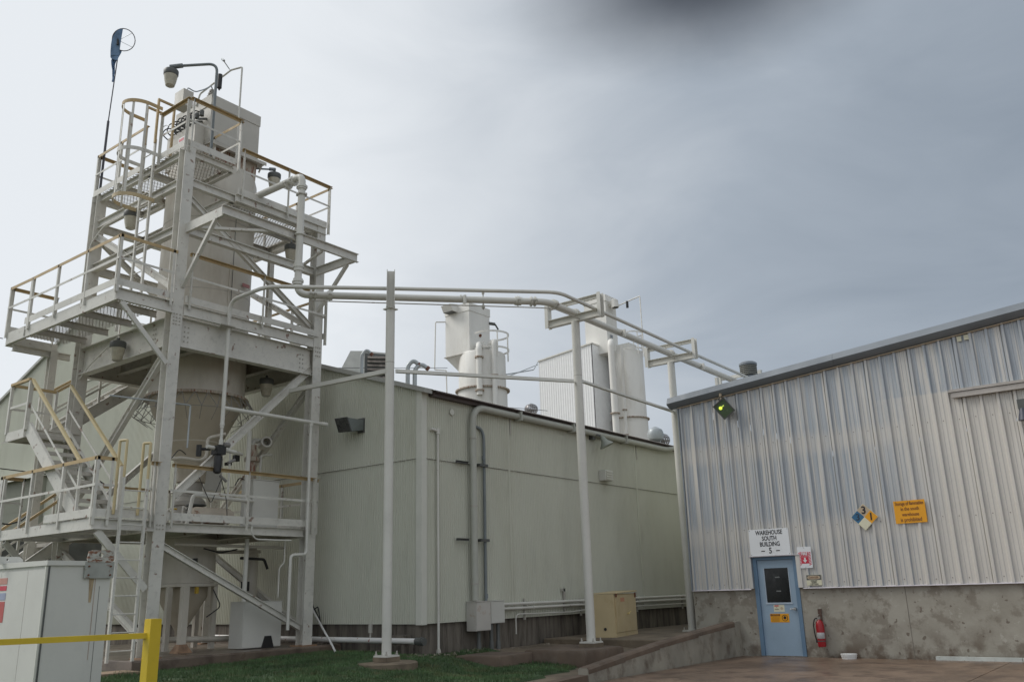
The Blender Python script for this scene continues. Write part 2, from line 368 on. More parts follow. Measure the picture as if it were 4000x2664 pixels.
def text(name, s, size, loc, m, parent, xs=0.7, align='CENTER', bold=0.0, rotx=0.0, face='-X'):
    cu = bpy.data.curves.new(name, 'FONT'); cu.body = s; cu.size = size; cu.align_x = align; cu.align_y = 'CENTER'
    cu.extrude = 0.0015; cu.offset = bold; cu.resolution_u = 3
    o = bpy.data.objects.new(name, cu); COL.objects.link(o)
    dg = bpy.context.evaluated_depsgraph_get(); dg.update()
    me = bpy.data.meshes.new_from_object(o.evaluated_get(dg)); bpy.data.objects.remove(o)
    L = vv(loc)-ORG[parent.name]; ca, sa = math.cos(rotx), math.sin(rotx)
    for v in me.vertices:
        a, b, c = v.co.x*xs, v.co.y, v.co.z; a, b = a*ca-b*sa, a*sa+b*ca
        v.co = (L.x-c, L.y-a, L.z+b)
    me.materials.clear(); me.materials.append(m); me.name = name
    o = bpy.data.objects.new(name, me); COL.objects.link(o); o.parent = parent; ORG[o.name] = ORG[parent.name]
    return o

# ------------------------------------------------------------------ ground
def sheet(name, m, x0, x1, y0, y1, z, kind='structure'):
    o = MB().add([(x0, y0, z), (x1, y0, z), (x1, y1, z), (x0, y1, z)], [(0, 1, 2, 3)]).build(name, m, kind=kind); return o
sheet('ground', EARTH, -900, 900, -900, 900, -0.12)
def hgt(x, y):
    def itp(v, T):
        if v <= T[0][0]: return T[0][1]
        for (a, b), (c, d) in zip(T, T[1:]):
            if v <= c: return b+(d-b)*(v-a)/(c-a)
        return T[-1][1]
    A = itp(y, [(9.2, 0.075), (10.4, 0.11), (11.35, 0.15), (12.5, 0.38), (14, 0.42), (40, 0.45)])
    B = itp(y, [(5.5, -0.06), (7.5, 0.30), (12, 0.37), (16, 0.42), (40, 0.45)])
    C = itp(y, [(9.2, 0.075), (9.6, 0.12), (10.2, 0.30), (12, 0.36), (14, 0.40), (40, 0.42)])
    k = min(1, max(0, (x-9.5)/3.0)); q = min(1, max(0, (x-15.6)/1.2))
    h = B*(1-k)+A*k; h = h*(1-q)+C*q
    return h + 0.012*math.sin(x*2.3+y*1.1)*math.sin(y*1.9)
def grid(name, m, x0, x1, y0, y1, st, dz, kind='structure', f=hgt):
    nx = int((x1-x0)/st)+1; ny = int((y1-y0)/st)+1
    vs = [(x0+(x1-x0)*i/(nx-1), y0+(y1-y0)*j/(ny-1)) for j in range(ny) for i in range(nx)]
    o = MB().add([(a, b, f(a, b)+dz) for a, b in vs], [(j*nx+i, j*nx+i+1, (j+1)*nx+i+1, (j+1)*nx+i) for j in range(ny-1) for i in range(nx-1)], True)
    return o.build(name, m, kind=kind)
def lawn_h(x, y):
    if x < 10.6: return hgt(x, y)
    b = 9.60+0.21*(x-12.58) + 0.05*math.sin(x*5.1) + 0.03*math.sin(x*13.0)
    return hgt(x, y) + (0.045 if x < 13.5 else 0.03)*min(1, (x-10.6)/1.0) * (1 if y > b else -1.5)
# pavement slabs with open joints
for i, (x0, x1) in enumerate([(-14, -1.5), (-1.5, 5.5), (5.5, 12.3), (12.3, 16.4), (16.4, 20.29)]):
    for j, (y0, y1) in enumerate([(-16, -9), (-9, -3.2), (-3.2, 3.4), (3.4, 8.99)]):
        if x1 <= 12.3 and y1 > 8: y1 = 5.8 if x1 <= 5.6 else 8.99
        g = 0.008
        MB().box(x0+g, x1-g, y0+g, y1-g, -0.10, 0.0).build('pavement', APRON, kind='structure')
grid('lawn', GRASSG, -14, 10.6, 5.5, 15.09, 0.35, 0.0)
grid('lawn', GRASSG, 10.6, 13.39, 9.25, 15.09, 0.12, 0.0, f=lawn_h)
grid('lawn', GRASSG, -14, 8.6, 15.09, 44, 0.8, 0.0)
grid('lawn', GRASSG, 13.39, 15.3, 9.25, 12.70, 0.12, 0.0, f=lawn_h)
def hd(x, y): return hgt(x, y)
grid('service_ramp', DIRT, 10.6, 15.25, 9.23, 10.3, 0.13, 0.0)
grid('service_ramp', DIRT, 15.25, 27.0, 9.23, 12.73, 0.3, 0.012)

def blades():
    vs = []; fs = []; rnd = random.Random(3)
    n = 0
    while n < 62000:
        y = 8.8 + 6.3*rnd.random()**0.9; x = 3.6 + 11.7*rnd.random()
        az_ = math.degrees(math.atan2(y, x))
        if az_ < 34 or az_ > 68: continue
        if (x-11.92)**2+(y-12.19)**2 < .3: continue
        if x > 10.6 and y < 9.60+0.21*(x-12.58)+0.05*math.sin(x*5.1)+0.03*math.sin(x*13.0)-.02: continue
        if y > 12.6 and x > 13.2: continue
        if 13.9 < x and 11.25 < y < 12.2: continue
        h = lawn_h(x, y)-.004; a = rnd.random()*6.28; L = 0.022+0.035*rnd.random(); w = 0.006+0.005*rnd.random()
        q_ = math.sin(x*3.1+1)*math.sin(y*2.7)+math.sin(x*7.3)*math.sin(y*6.1+2)*.6
        if q_ > 0.5: L *= 1.5
        if q_ < -.9 and rnd.random() < .75: continue
        tx, ty = rnd.uniform(-.02, .02), rnd.uniform(-.02, .02)
        b = len(vs); vs += [(x-w*math.cos(a), y-w*math.sin(a), h), (x+w*math.cos(a), y+w*math.sin(a), h), (x+tx, y+ty, h+L)]
        fs.append((b, b+1, b+2)); n += 1
    m = MB(); m.v = vs; m.f = fs; m.sm = [False]*len(fs)
    o = m.build('grass', BLADE); tag(o, 'short green lawn grass in front of the steel tower and cream building', 'grass', kind='stuff')
blades()

def pebbles():
    m = MB(); rnd = random.Random(21)
    for i in range(420):
        if i < 240: x = rnd.uniform(12.6, 18.5); y = 12.66-abs(rnd.gauss(0, .16)); z = lawn_h(x, y) if x < 15.3 else hgt(x, y)
        elif i < 330: y = rnd.uniform(12.6, 16.0); x = 13.34-abs(rnd.gauss(0, .12)); z = lawn_h(x, y) if y < 15.05 else .6
        else: x = 20.24-abs(rnd.gauss(0, .25)); y = rnd.uniform(2.0, 8.9); z = 0.0
        r = rnd.uniform(.006, .020) if i >= 330 else rnd.uniform(.012, .045)
        P = [(x+r*rnd.uniform(.7, 1.2), y, z), (x, y+r*rnd.uniform(.7, 1.2), z), (x-r*rnd.uniform(.7, 1.2), y, z), (x, y-r*rnd.uniform(.7, 1.2), z), (x+r*.2, y-r*.1, z+r*rnd.uniform(.5, .9)), (x, y, z-r*.3)]
        m.add(P, [(0, 1, 4), (1, 2, 4), (2, 3, 4), (3, 0, 4), (1, 0, 5), (2, 1, 5), (3, 2, 5), (0, 3, 5)])
    o = m.build('gravel', mat('grey_brown_gravel', (.22, .19, .15), .9, var=.4, scale=9)); tag(o, 'loose stones and grit scattered along the foot of the walls', 'gravel', kind='stuff')
pebbles()

# low concrete slabs and walls round the lawn
def solid(name, label, cat, m, P, z0, z1, bev=0.03):
    """a cast concrete block on a four-cornered footprint, softened top edge"""
    t = MB(); c = Vector((sum(p[0] for p in P)/4, sum(p[1] for p in P)/4, 0))
    def ring(k, z): return [tuple(Vector((p[0], p[1], 0))+(c-Vector((p[0], p[1], 0))).normalized()*k+Vector((0, 0, z))) for p in P]
    r0, r1, r2 = ring(0, z0), ring(0, z1-bev), ring(bev, z1)
    t.add(r0+r1+r2, [(0, 1, 5, 4), (1, 2, 6, 5), (2, 3, 7, 6), (3, 0, 4, 7), (4, 5, 9, 8), (5, 6, 10, 9), (6, 7, 11, 10), (7, 4, 8, 11), (8, 9, 10, 11)])
    o = t.build(name, m); tag(o, label, cat); return o
solid('tower_slab', 'long brown wet concrete slab the steel tower stands on', 'slab', SLABC, [(8.62, 15.1), (13.38, 15.1), (13.38, 21.5), (8.62, 21.5)], 0.15, 0.60)
solid('footing_block', 'big brown concrete block under the pipe pole in front of the ramp wall', 'footing', BRWN, [(15.15, 10.0), (16.75, 10.08), (17.0, 11.7), (15.15, 11.5)], 0.0, 0.42, 0.05)
solid('concrete_pad', 'small flat brown concrete pad in the grass left of the pole block', 'slab', BRWN, [(14.0, 11.22), (15.22, 11.28), (15.1, 12.35), (13.86, 12.25)], 0.0, 0.38, 0.03)
solid('cabinet_pad', 'dark concrete pad under the cream yellow cabinet at the end of the ramp', 'slab', DIRT, [(17.55, 9.24), (26.9, 9.24), (26.9, 12.72), (17.55, 12.72)], 0.1, 0.50, 0.02)
o = MB().lathe((11.92, 12.19, 0.15), [(.56, 0), (.56, .245), (.53, .262), (.02, .268)], 22).build('pole_slab', DIRT); tag(o, 'low worn round concrete slab under the front pipe pole in the grass', 'slab')
solid('walk_slab', 'tan concrete strip in the grass behind the utility cabinet', 'slab', mat('tan_concrete', (0.30, 0.22, 0.15), 0.8, var=0.2), [(5.0, 15.0), (8.6, 14.75), (8.6, 15.3), (5.0, 16.4)], 0.1, 0.455, 0.01)
def rampwall():
    t = thing('ramp_wall', 'sloping stained concrete kerb wall beside the service ramp left of the blue door', 'wall', (17, 9.1, 0))
    st = [(13.72, 0.245), (15.0, 0.375), (16.35, 0.505), (18.1, 0.64), (20.0, 0.765)]
    m = MB(); rings = []
    for x, z in st:
        rings.append([(x, 9.0, -0.1), (x, 9.0, z-0.035), (x, 9.03, z), (x, 9.19, z), (x, 9.22, z-0.03), (x, 9.22, -0.1)])
    n = 6; m.add([p for r_ in rings for p in r_], [(i*n+k, i*n+(k+1) % n, (i+1)*n+(k+1) % n, (i+1)*n+k) for i in range(len(st)-1) for k in range(n)] + [tuple(reversed(range(n))), tuple(range((len(st)-1)*n, len(st)*n))])
    W_ = mat('ramp_wall_concrete', (0.29, 0.27, 0.225), 0.85, var=0.2, scale=1.3, stretch=(1.2, 1.2, 0.9), col2=(0.13, 0.10, 0.075), amt=0.9, th=(0.49, 0.68), bump=0.06, bscale=22)
    m.build('wall_body', W_, t)
    MB().box(20.0, 20.3, 8.99, 9.22, -0.1, 0.76).build('wall_end', W_, t)
    # brown algae cap that follows the slope
    m = MB()
    for (x0, z0), (x1, z1) in zip(st, st[1:]):
        m.add([(x0, 8.995, z0-0.10), (x1, 8.995, z1-0.12), (x1, 8.995, z1-0.03), (x0, 8.995, z0-0.03)], [(0, 1, 2, 3)])
        m.add([(x0, 8.995, z0-0.03), (x1, 8.995, z1-0.03), (x1, 9.03, z1+.004), (x0, 9.03, z0+.004), (x1, 9.19, z1+.004), (x0, 9.19, z0+.004)], [(0, 1, 2, 3), (3, 2, 4, 5)])
    m.build('stained_cap', BRWN, t)
rampwall()
k = thing('low_kerb', 'low brown kerb running towards the camera from the ramp wall', 'kerb', (12, 9.1, 0))
for a, b in ((9.0, 11.3), (11.31, 13.70)):
    MB().hexa([(a, 9.0, -.1), (b, 9.0, -.1), (b, 9.22, -.1), (a, 9.22, -.1), (a, 9.0, .07), (b, 9.0, .135), (b, 9.22, .135), (a, 9.22, .07)]).build('kerb_stone', BRWN, k)

# ------------------------------------------------------------------ cream building with the corrugated gable
def corr(side, a0, a1, z0, ztop, pitch=0.0678, dep=0.021, off=0.0):
    """one corrugated sheet; side 'x' lies on X=const facing -X (runs along Y), 'y' lies on Y=const facing -Y (runs along X)"""
    n = max(1, round((a1-a0)/pitch)); p = (a1-a0)/n; pts = []
    for i in range(n):
        b = a0+i*p; pts += [(b, 0), (b+.28*p, 0), (b+.5*p, dep), (b+.78*p, dep)]
    pts.append((a1, 0)); m = MB(); vs = []
    for a, d in pts:
        zt = ztop(a) if callable(ztop) else ztop
        for z in (z0, zt):
            vs.append((13.4-d-off, a, z) if side == 'x' else (a, 12.74-d-off, z))
    fs = []
    for i in range(len(pts)-1):
        q = (2*i, 2*i+1, 2*i+3, 2*i+2); fs.append(q if side == 'x' else q[::-1])
    return m.add(vs, fs)
WBX, WBY, RY = 13.4, 12.74, 28.0
def rake(y): return 5.82+(y-WBY)*0.333 if y < RY else 5.82+(RY-WBY)*0.333-(y-RY)*0.36
wb = thing('cream_building', 'long cream corrugated building with a gable end behind the tower and dark stained base', 'building', (WBX, WBY, 0.3))
x_end, y_end = 27.0, 42.0
m = MB().box(WBX+0.03, WBX+0.3, WBY+0.06, y_end, 0.2, 1.02); m.box(WBX+0.3, x_end, WBY+0.06, WBY+0.36, 0.2, 1.02); m.box(x_end-.3, x_end-.02, WBY+.36, y_end, .2, 1.02)
m.build('base_wall', STAINC, wb)
a = WBY+0.12
while a < y_end-0.2:
    b = min(y_end, a+0.8136)
    corr('x', a, b, 1.0, lambda y: min(4.39, rake(y)-0.04)).build('wall_panel', SIDING, wb)
    if rake((a+b)/2) > 4.6: corr('x', a, b, 4.35, lambda y: rake(y)-0.02, off=0.010).build('wall_panel', SIDING, wb)
    a = b
a = WBX+0.12
while a < x_end-0.2:
    b = min(x_end, a+0.8136)
    corr('y', a, b, 1.0, 4.39).build('wall_panel', SIDING, wb)
    corr('y', a, b, 4.35, 5.86, off=0.010).build('wall_panel', SIDING, wb)
    a = b
MB().ang((WBX-0.03, WBY-0.03, 0.985), (WBX-0.03, WBY-0.03, 4.12), 0.16, 0.012, up=(0, 1, 0), fx=-1, fz=1).build('corner_trim', SIDTRIM, wb)
MB().ang((WBX-0.034, WBY-0.034, 4.09), (WBX-0.034, WBY-0.034, 5.84), 0.16, 0.012, up=(0, 1, 0), fx=-1, fz=1).build('corner_trim', SIDTRIM, wb)
MB().box(13.367, 13.373, WBY+.1, y_end, 4.342, 4.350).build('lap_shadow', STAINC, wb); MB().box(WBX+.1, x_end, 12.706, 12.713, 4.341, 4.350).build('lap_shadow', STAINC, wb)  # thin dark strips drawn as the shadow under the sheet lap
# inner seam battens
for xx in (16.38, 22.40): MB().box(xx-0.035, xx+0.035, WBY-0.035, WBY-0.02, 1.0, 5.8).build('seam_batten', SIDING, wb)
for xx in (16.45, 22.5): MB().box(xx-0.02, xx+0.02, WBY-0.045, WBY-0.034, 5.2, 5.62).build('eave_strap', STEELD, wb)
# rake trims
for (y0, y1) in ((WBY-0.20, RY), (RY, y_end+0.3)):
    z0, z1 = rake(y0)+0.0, rake(y1)+0.0
    if y0 == RY: z0 = rake(RY)
    MB().hexa([(13.28, y0, z0-.03), (13.52, y0, z0-.03), (13.52, y1, z1-.03), (13.28, y1, z1-.03), (13.28, y0, z0+.075), (13.52, y0, z0+.075), (13.52, y1, z1+.075), (13.28, y1, z1+.075)]).build('rake_trim', mat('rake_trim_grey', (0.40, 0.40, 0.37), 0.5, var=0.08, grime=.3), wb)
# roof sheets (corrugated along the slope), eave edge shows dark
def roof(y0, y1, name='roof_panel'):
    a = 13.5
    while a < x_end+0.1:
        b = min(x_end+0.2, a+0.9); n = 12; pts = [(a+(b-a)*i/(2*n), (0.0 if i % 2 else 0.018)) for i in range(2*n+1)]
        vs = []
        for xx, d in pts: vs += [(xx, y0, rake(y0)+0.055+d), (xx, y1, rake(y1)+0.055+d)]
        MB().add(vs, [(2*i, 2*i+2, 2*i+3, 2*i+1) for i in range(2*n)]).build(name, STEELD, wb); a = b
roof(WBY-0.24, RY); roof(RY, y_end+0.2)
MB().box(13.6, x_end+.1, WBY-0.16, WBY-0.012, 5.70, 5.84).build('eave_shade_band', EAVESHADE, wb)  # dark band painted for the shaded siding under the roof edge
MB().hexa([(13.62, WBY-0.25, 5.775), (x_end+.1, WBY-0.25, 5.775), (x_end+.1, WBY-.16, 5.79), (13.62, WBY-.16, 5.79), (13.62, WBY-0.25, 5.80), (x_end+.1, WBY-0.25, 5.80), (x_end+.1, WBY-.1, 5.86), (13.62, WBY-.1, 5.86)]).build('eave_edge', EAVESHADE, wb)
# back and far walls (plain sheets)
MB().add([(x_end, WBY+.1, 1.0), (x_end, RY, 1.0), (x_end, RY, rake(RY)), (x_end, WBY+.1, 5.8), (x_end, y_end, 1.0), (x_end, y_end, rake(y_end))], [(0, 1, 2, 3), (1, 4, 5, 2)]).build('rear_wall', SIDING, wb)
MB().add([(WBX+.02, y_end, .9), (x_end, y_end, .9), (x_end, y_end, rake(y_end)), (WBX+.02, y_end, rake(y_end))], [(0, 1, 2, 3)]).build('rear_wall', SIDING, wb)
# louvre high in the gable
f = MB().box(13.34, 13.385, 27.10, 27.16, 8.55, 9.36); f.box(13.34, 13.385, 27.84, 27.90, 8.55, 9.36); f.box(13.34, 13.385, 27.47, 27.52, 8.55, 9.36); f.box(13.34, 13.385, 27.1, 27.9, 9.36, 9.41); f.box(13.34, 13.385, 27.1, 27.9, 8.50, 8.55)
lf = f.build('louvre_frame', SIDTRIM, wb)
for i in range(12):
    z = 8.58+i*0.065; MB().hexa([(13.345, 27.16, z), (13.345, 27.84, z), (13.38, 27.84, z+.03), (13.38, 27.16, z+.03), (13.345, 27.16, z+.008), (13.345, 27.84, z+.008), (13.38, 27.84, z+.038), (13.38, 27.16, z+.038)]).build('slat', SIDTRIM, lf)
MB().box(13.376, 13.379, 27.16, 27.84, 8.55, 9.36).build('louvre_back', DKG, lf)

# annex at far left
an = thing('annex', 'low grey green corrugated annex at far left below the gable', 'building', (13.2, 29.6, 0.4))
a = 29.6
while a < 41.5:
    b = a+0.8136
    corr('x', a, b, 4.58, 5.62, off=0.16).build('wall_panel', ANNEX, an)
    corr('x', a, b, 0.4, 4.62, off=0.15).build('wall_panel', ANNEX, an); a = b
MB().box(13.245, 13.39, 29.585, 29.60, 0.4, 5.62).build('end_trim', ANNEX, an)
MB().hexa([(13.02, 29.45, 5.60), (13.39, 29.45, 5.66), (13.39, 41.5, 5.66), (13.02, 41.5, 5.60), (13.02, 29.45, 5.74), (13.39, 29.45, 5.80), (13.39, 41.5, 5.80), (13.02, 41.5, 5.74)]).build('gutter', SIDTRIM, an)

# ------------------------------------------------------------------ fittings on the cream building
t = thing('duct_pipe', 'thick grey green pipe climbing from the junction box and running under the eave', 'pipe', (14.9, 12.55, 1.4))
MB().path([(14.9, 12.58, 1.42), (14.9, 12.58, 5.66), (24.2, 12.58, 5.66), (24.9, 12.50, 5.84), (26.8, 12.50, 5.86)], 0.078, 0.42, 14, 8).build('pipe_run', mat('duct_sage', (0.43, 0.435, 0.385), .5, var=.07), t)
for z in (1.75, 3.4, 4.9):
    MB().lathe((14.9, 12.58, z), [(0.0785, 0), (0.085, 0.0), (0.085, .03), (0.0785, .03)], 16, cap=False).build('joint_band', STEELD, t)
for xx in (16.6, 18.9, 21.6): MB().box(xx, xx+.04, 12.46, 12.70, 5.55, 5.77).build('pipe_strap', mat('duct_sage', (0.43, 0.435, 0.385)), t)
t = thing('conduit', 'slim cream conduit rising to an elbow fitting beside the building corner', 'pipe', (13.83, 12.66, .42))
MB().path([(13.82, 12.66, 0.42), (13.82, 12.66, 4.97), (13.70, 12.66, 4.98)], 0.027, 0.05, 10).build('pipe_run', PIPE, t)
MB().lathe((13.82, 12.66, 0.42), [(0.05, 0), (0.05, .05), (0.035, .09)], 12).build('foot_collar', STEELD, t)
MB().tube((13.82, 12.66, 4.9), (13.82, 12.66, 5.02), 0.045).tube((13.72, 12.66, 4.98), (13.60, 12.66, 4.99), 0.032).build('elbow_fitting', PIPE, t)
t = thing('conduit', 'blue grey conduit with a hooked top beside the thick pipe', 'pipe', (15.35, 12.64, 1.4))
MB().path([(15.33, 12.64, 1.40), (15.36, 12.64, 5.02), (15.30, 12.66, 5.2), (15.12, 12.72, 5.25)], 0.034, 0.15, 10, 6).build('pipe_run', BLUEG, t)
for z in (1.45, 4.48): MB().tube((15.345, 12.64, z), (15.345, 12.64, z+.1), 0.042).build('coupling', BLUEG, t)
t = thing('conduit', 'short cream conduit stub between the thick pipe and blue grey conduit', 'pipe', (15.05, 12.66, 1.4))
MB().path([(15.06, 12.66, 1.40), (15.06, 12.66, 3.53), (15.02, 12.70, 3.56)], 0.022, 0.04, 8).build('pipe_run', mat('duct_sage', (0.43, 0.435, 0.385)), t)
for z, l_ in ((4.36, 'upper left dark strut channel on the wall behind the thick pipe'), (2.69, 'lower left dark strut channel on the wall behind the thick pipe')):
    o = MB().csec((14.37, 12.64, z), (14.79, 12.64, z), 0.05, 0.05, 0.006, up=(0, 0, 1)).build('strut_channel', DKG); tag(o, l_, 'bracket')
for z, l_ in ((4.35, 'upper black clamp bar holding the blue grey conduit'), (2.69, 'lower black clamp bar holding the blue grey conduit')):
    o = MB().box(15.13, 15.42, 12.57, 12.60, z-.03, z+.03).box(15.13, 15.2, 12.60, 12.71, z-.03, z+.03).build('pipe_clamp', DKG); tag(o, l_, 'bracket')
def ebox(name, label, x0, x1, y0, y1, z0, z1, m_, parts=True, cat='electrical box', yfront=True):
    t = thing(name, label, cat, ((x0+x1)/2, (y0+y1)/2, z0))
    MB().box(x0, x1, y0, y1, z0, z1).build('box_body', m_, t)
    MB().box(x0+.01, x1-.01, y0-.012, y0-.001, z0+.012, z1-.012).build('door', m_, t)
    MB().box(x0-.012, x1+.012, y0-.02, y1, z1+.001, z1+.014).build('top_lip', m_, t)
    return t
ebox('junction_box', 'larger rust stained cream junction box under the thick pipe', 14.75, 15.24, 12.44, 12.70, 0.80, 1.39, mat('rusty_box', (0.52, 0.50, 0.46), .5, var=.06, scale=2, col2=(.35, .2, .1), amt=.6, th=(.56, .68)))
ebox('junction_box', 'smaller clean cream junction box right of the rusty one', 15.31, 15.80, 12.50, 12.70, 0.93, 1.39, TRANSF)
for i, (xx, rr_, zt) in enumerate(((15.0, .04, .8), (15.42, .04, .92), (15.66, .04, .92))):
    o = MB().path([(xx, 12.58, 0.36), (xx, 12.58, zt)], rr_, 0, 10).tube((xx, 12.58, .38), (xx, 12.58, .55), rr_+.012).build('conduit', mat('dull_conduit', (.13, .135, .13), .6))
    tag(o, ['cream conduit from the ground into the rusty junction box', 'left grey conduit from the ground into the smaller junction box', 'right grey conduit from the ground into the smaller junction box'][i], 'pipe')
for zz, rr_, l_ in ((1.31, .036, 'upper pale pipe running low along the wall towards the warehouse'), (1.215, .034, 'lower pale pipe running low along the wall towards the warehouse')):
    t = thing('wall_pipe', l_, 'pipe', (20, 12.62, zz))
    MB().path([(15.80, 12.62, zz), (26.9, 12.62, zz+.005)], rr_, 0, 10).build('pipe_run', PIPE, t)
    for xx in (17.0, 19.4, 21.9, 24.3): MB().tube((xx, 12.62, zz), (xx+.07, 12.62, zz), rr_+.008).build('coupling', PIPE, t)
for i, xx in enumerate((16.75, 19.1, 21.9, 24.6)):
    o = MB().csec((xx, 12.68, 0.95), (xx, 12.68, 1.42 if i == 0 else 1.36), 0.04, 0.04, 0.005, up=(0, -1, 0)).box(xx-.02, xx+.03, 12.57, 12.66, 1.255, 1.272).build('pipe_bracket', STEELD)
    tag(o, ['steel bracket holding the wall pipes nearest the junction boxes', 'steel bracket holding the wall pipes left of the pole', 'steel bracket holding the wall pipes just right of the yellow cabinet', 'steel bracket holding the wall pipes nearest the warehouse'][i], 'bracket')
o = MB().path([(16.36, 12.62, 0.66), (16.36, 12.62, 1.085), (18.6, 12.62, 1.06), (19.4, 12.62, 1.10), (25, 12.62, 1.10)], 0.014, 0.12, 8).build('thin_conduit', PIPE); tag(o, 'thin cream conduit bent down to the ground below the wall pipes', 'pipe')
o = MB().box(18.37, 18.44, 12.66, 12.70, 1.05, 1.62).box(18.30, 18.44, 12.66, 12.70, 1.55, 1.62).build('wall_stub', STEELD); tag(o, 'small dark angle stub on the wall above the low pipes', 'bracket')
# bracket lamp under the eave
t = thing('wall_lamp', 'grey bell shaped lamp hanging under the eave behind the pole', 'lamp', (20.2, 12.5, 5.4))
MB().path([(20.05, 12.70, 5.62), (20.05, 12.50, 5.62), (20.1, 12.42, 5.58)], 0.03, .08).build('arm', DKG, t)
MB().lathe((20.12, 12.40, 5.57), [(0.05, 0), (0.08, .1), (0.10, .16), (0.19, .27), (0.20, .30), (0.17, .29)], 18, axis=(0.25, -0.35, -0.9)).build('lamp_shade', mat('lamp_shade_grey', (0.25, 0.27, 0.23), .4), t)
MB().box(19.98, 20.12, 12.60, 12.72, 5.50, 5.74).build('back_plate', DKG, t)
t = thing('wall_vent', 'small louvred metal vent hood on the side wall right of the pole', 'vent', (20.55, 12.7, 4.4))
MB().box(20.36, 20.76, 12.50, 12.70, 4.42, 4.70).build('hood', TRANSF, t)
for i in range(4): MB().box(20.39, 20.73, 12.47, 12.498, 4.44+i*.065, 4.475+i*.065).build('slat', SIDTRIM, t)
o = MB().lathe((14.32, 12.70, 5.46), [(0.0, 0), (0.07, 0), (0.07, .02), (0, .02)], 16, axis=(0, -1, 0)).build('cover_plate', SIDTRIM); tag(o, 'small round cover plate near the top corner of the side wall', 'cover plate')
# flood light on gable
t = thing('flood_light', 'dark grey wedge flood light on the gable wall near the tower', 'lamp', (13.2, 14.6, 5.2))
MB().hexa([(13.36, 14.50, 5.17), (13.36, 14.66, 5.17), (13.04, 14.93, 5.13), (12.99, 14.47, 5.10), (13.36, 14.50, 5.40), (13.36, 14.66, 5.40), (12.94, 14.97, 5.43), (12.89, 14.51, 5.40)]).build('housing', mat('lamp_housing_grey', (0.16, 0.18, 0.175), .5), t)
MB().hexa([(12.985, 14.47, 5.10), (13.03, 14.935, 5.13), (12.935, 14.975, 5.44), (12.885, 14.505, 5.41), (12.965, 14.48, 5.10), (13.01, 14.945, 5.13), (12.915, 14.985, 5.44), (12.865, 14.515, 5.41)]).build('lens', mat('dark_lens', (0.05, .052, .05), .25, bump=0), t)
MB().box(13.34, 13.385, 14.49, 14.68, 5.12, 5.45).build('back_plate', DKG, t)
# white ground pipe with cap
t = thing('drain_pipe', 'white rust speckled pipe lying along the foot of the gable wall', 'pipe', (13.15, 14, .7))
MB().path([(13.15, 19.5, 0.72), (13.15, 12.62, 0.69)], 0.055, 0, 16).build('pipe_run', PIPEW, t)
MB().tube((13.15, 12.64, 0.69), (13.15, 12.42, 0.685), 0.072, 16).tube((13.15, 12.50, 0.69), (13.15, 12.47, .69), .085, 16).build('end_cap', DKG, t)
for yy in (18.5, 15.4, 12.95): MB().box(13.08, 13.39, yy, yy+.05, 0.35, 0.63).build('support', STAINC, t)
o = MB().path([(13.15, 13.95, 0.74), (13.15, 13.95, 0.92)], 0.02).tube((13.15, 13.95, .84), (13.15, 13.95, 1.02), .045, 10).build('relief_valve', STEELD); tag(o, 'little brass relief valve standing on the white drain pipe', 'valve')
o = MB().path([(13.30, 16.15, 1.5), (13.1, 15.4, 0.95), (12.95, 14.9, 0.62), (12.7, 14.45, 0.43), (12.55, 14.2, .42)], 0.022, .2).build('plastic_tube', PIPEW); tag(o, 'thin white plastic tube leaning over the drain pipe to the grass', 'pipe')
for i, pts in enumerate(([(13.32, 16.4, 1.38), (13.3, 16.05, 1.5), (13.2, 15.6, 1.1)], [(13.32, 16.6, 1.0), (13.3, 15.8, 1.38), (13.2, 15.55, .98)])):
    o = MB().path(pts, 0.012, .03).build('black_hose', DARK); tag(o, ['taller kinked black hose against the gable foot', 'shorter kinked black hose against the gable foot'][i], 'hose')
o = MB().box(13.18, 13.38, 13.0, 13.34, .60, .80).build('stone_block', STAINC); tag(o, 'small rough block wedged behind the drain pipe', 'block')

# ------------------------------------------------------------------ roof fittings
def turbine(x, y, z, r, label):
    t = thing('turbine_vent', label, 'roof vent', (x, y, z), 'turbine vents along the roof edge')
    MB().lathe((x, y, z-.35), [(r*.7, 0), (r*.7, .35)], 16).build('collar', GALV, t)
    n = 20
    for i in range(n):
        a = 2*math.pi*i/n; m = MB(); P = []
        for j in range(7):
            ph = -1.1+j*2.3/6; rr_ = r*math.cos(ph*0.9); zz = z+r*.75+r*.8*math.sin(ph)
            for s_ in (0, .22): P.append((x+rr_*math.cos(a+s_+.06*j), y+rr_*math.sin(a+s_+.06*j), zz))
        m.add(P, [(2*j, 2*j+1, 2*j+3, 2*j+2) for j in range(6)], True).build('blade', mat('turbine_metal', (0.25, .24, .24), .4, metal=.5), t)
    MB().lathe((x, y, z+r*1.4), [(r*.5, 0), (0.02, .05)], 14).build('cap', GALV, t)
turbine(18.95, 13.89, 6.22, 0.19, 'turbine vent left of the white corrugated shed on the roof')
turbine(25.3, 13.3, 5.98, 0.26, 'turbine vent at the roof end beside the third pole')
t = thing('globe_vent', 'smooth pale globe vent on legs at the roof edge before the last turbine', 'roof vent', (24.69, 13.2, 5.9))
MB().lathe((24.69, 13.2, 6.02), [(0.05, 0), (.22, .1), (.27, .25), (.22, .4), (.05, .5)], 18).build('globe', GALV, t)
for s_ in (-1, 1): MB().tube((24.69+.1*s_, 13.2-.1*s_, 5.85), (24.69+.1*s_, 13.2-.1*s_, 6.1), .02).build('leg', GALV, t)
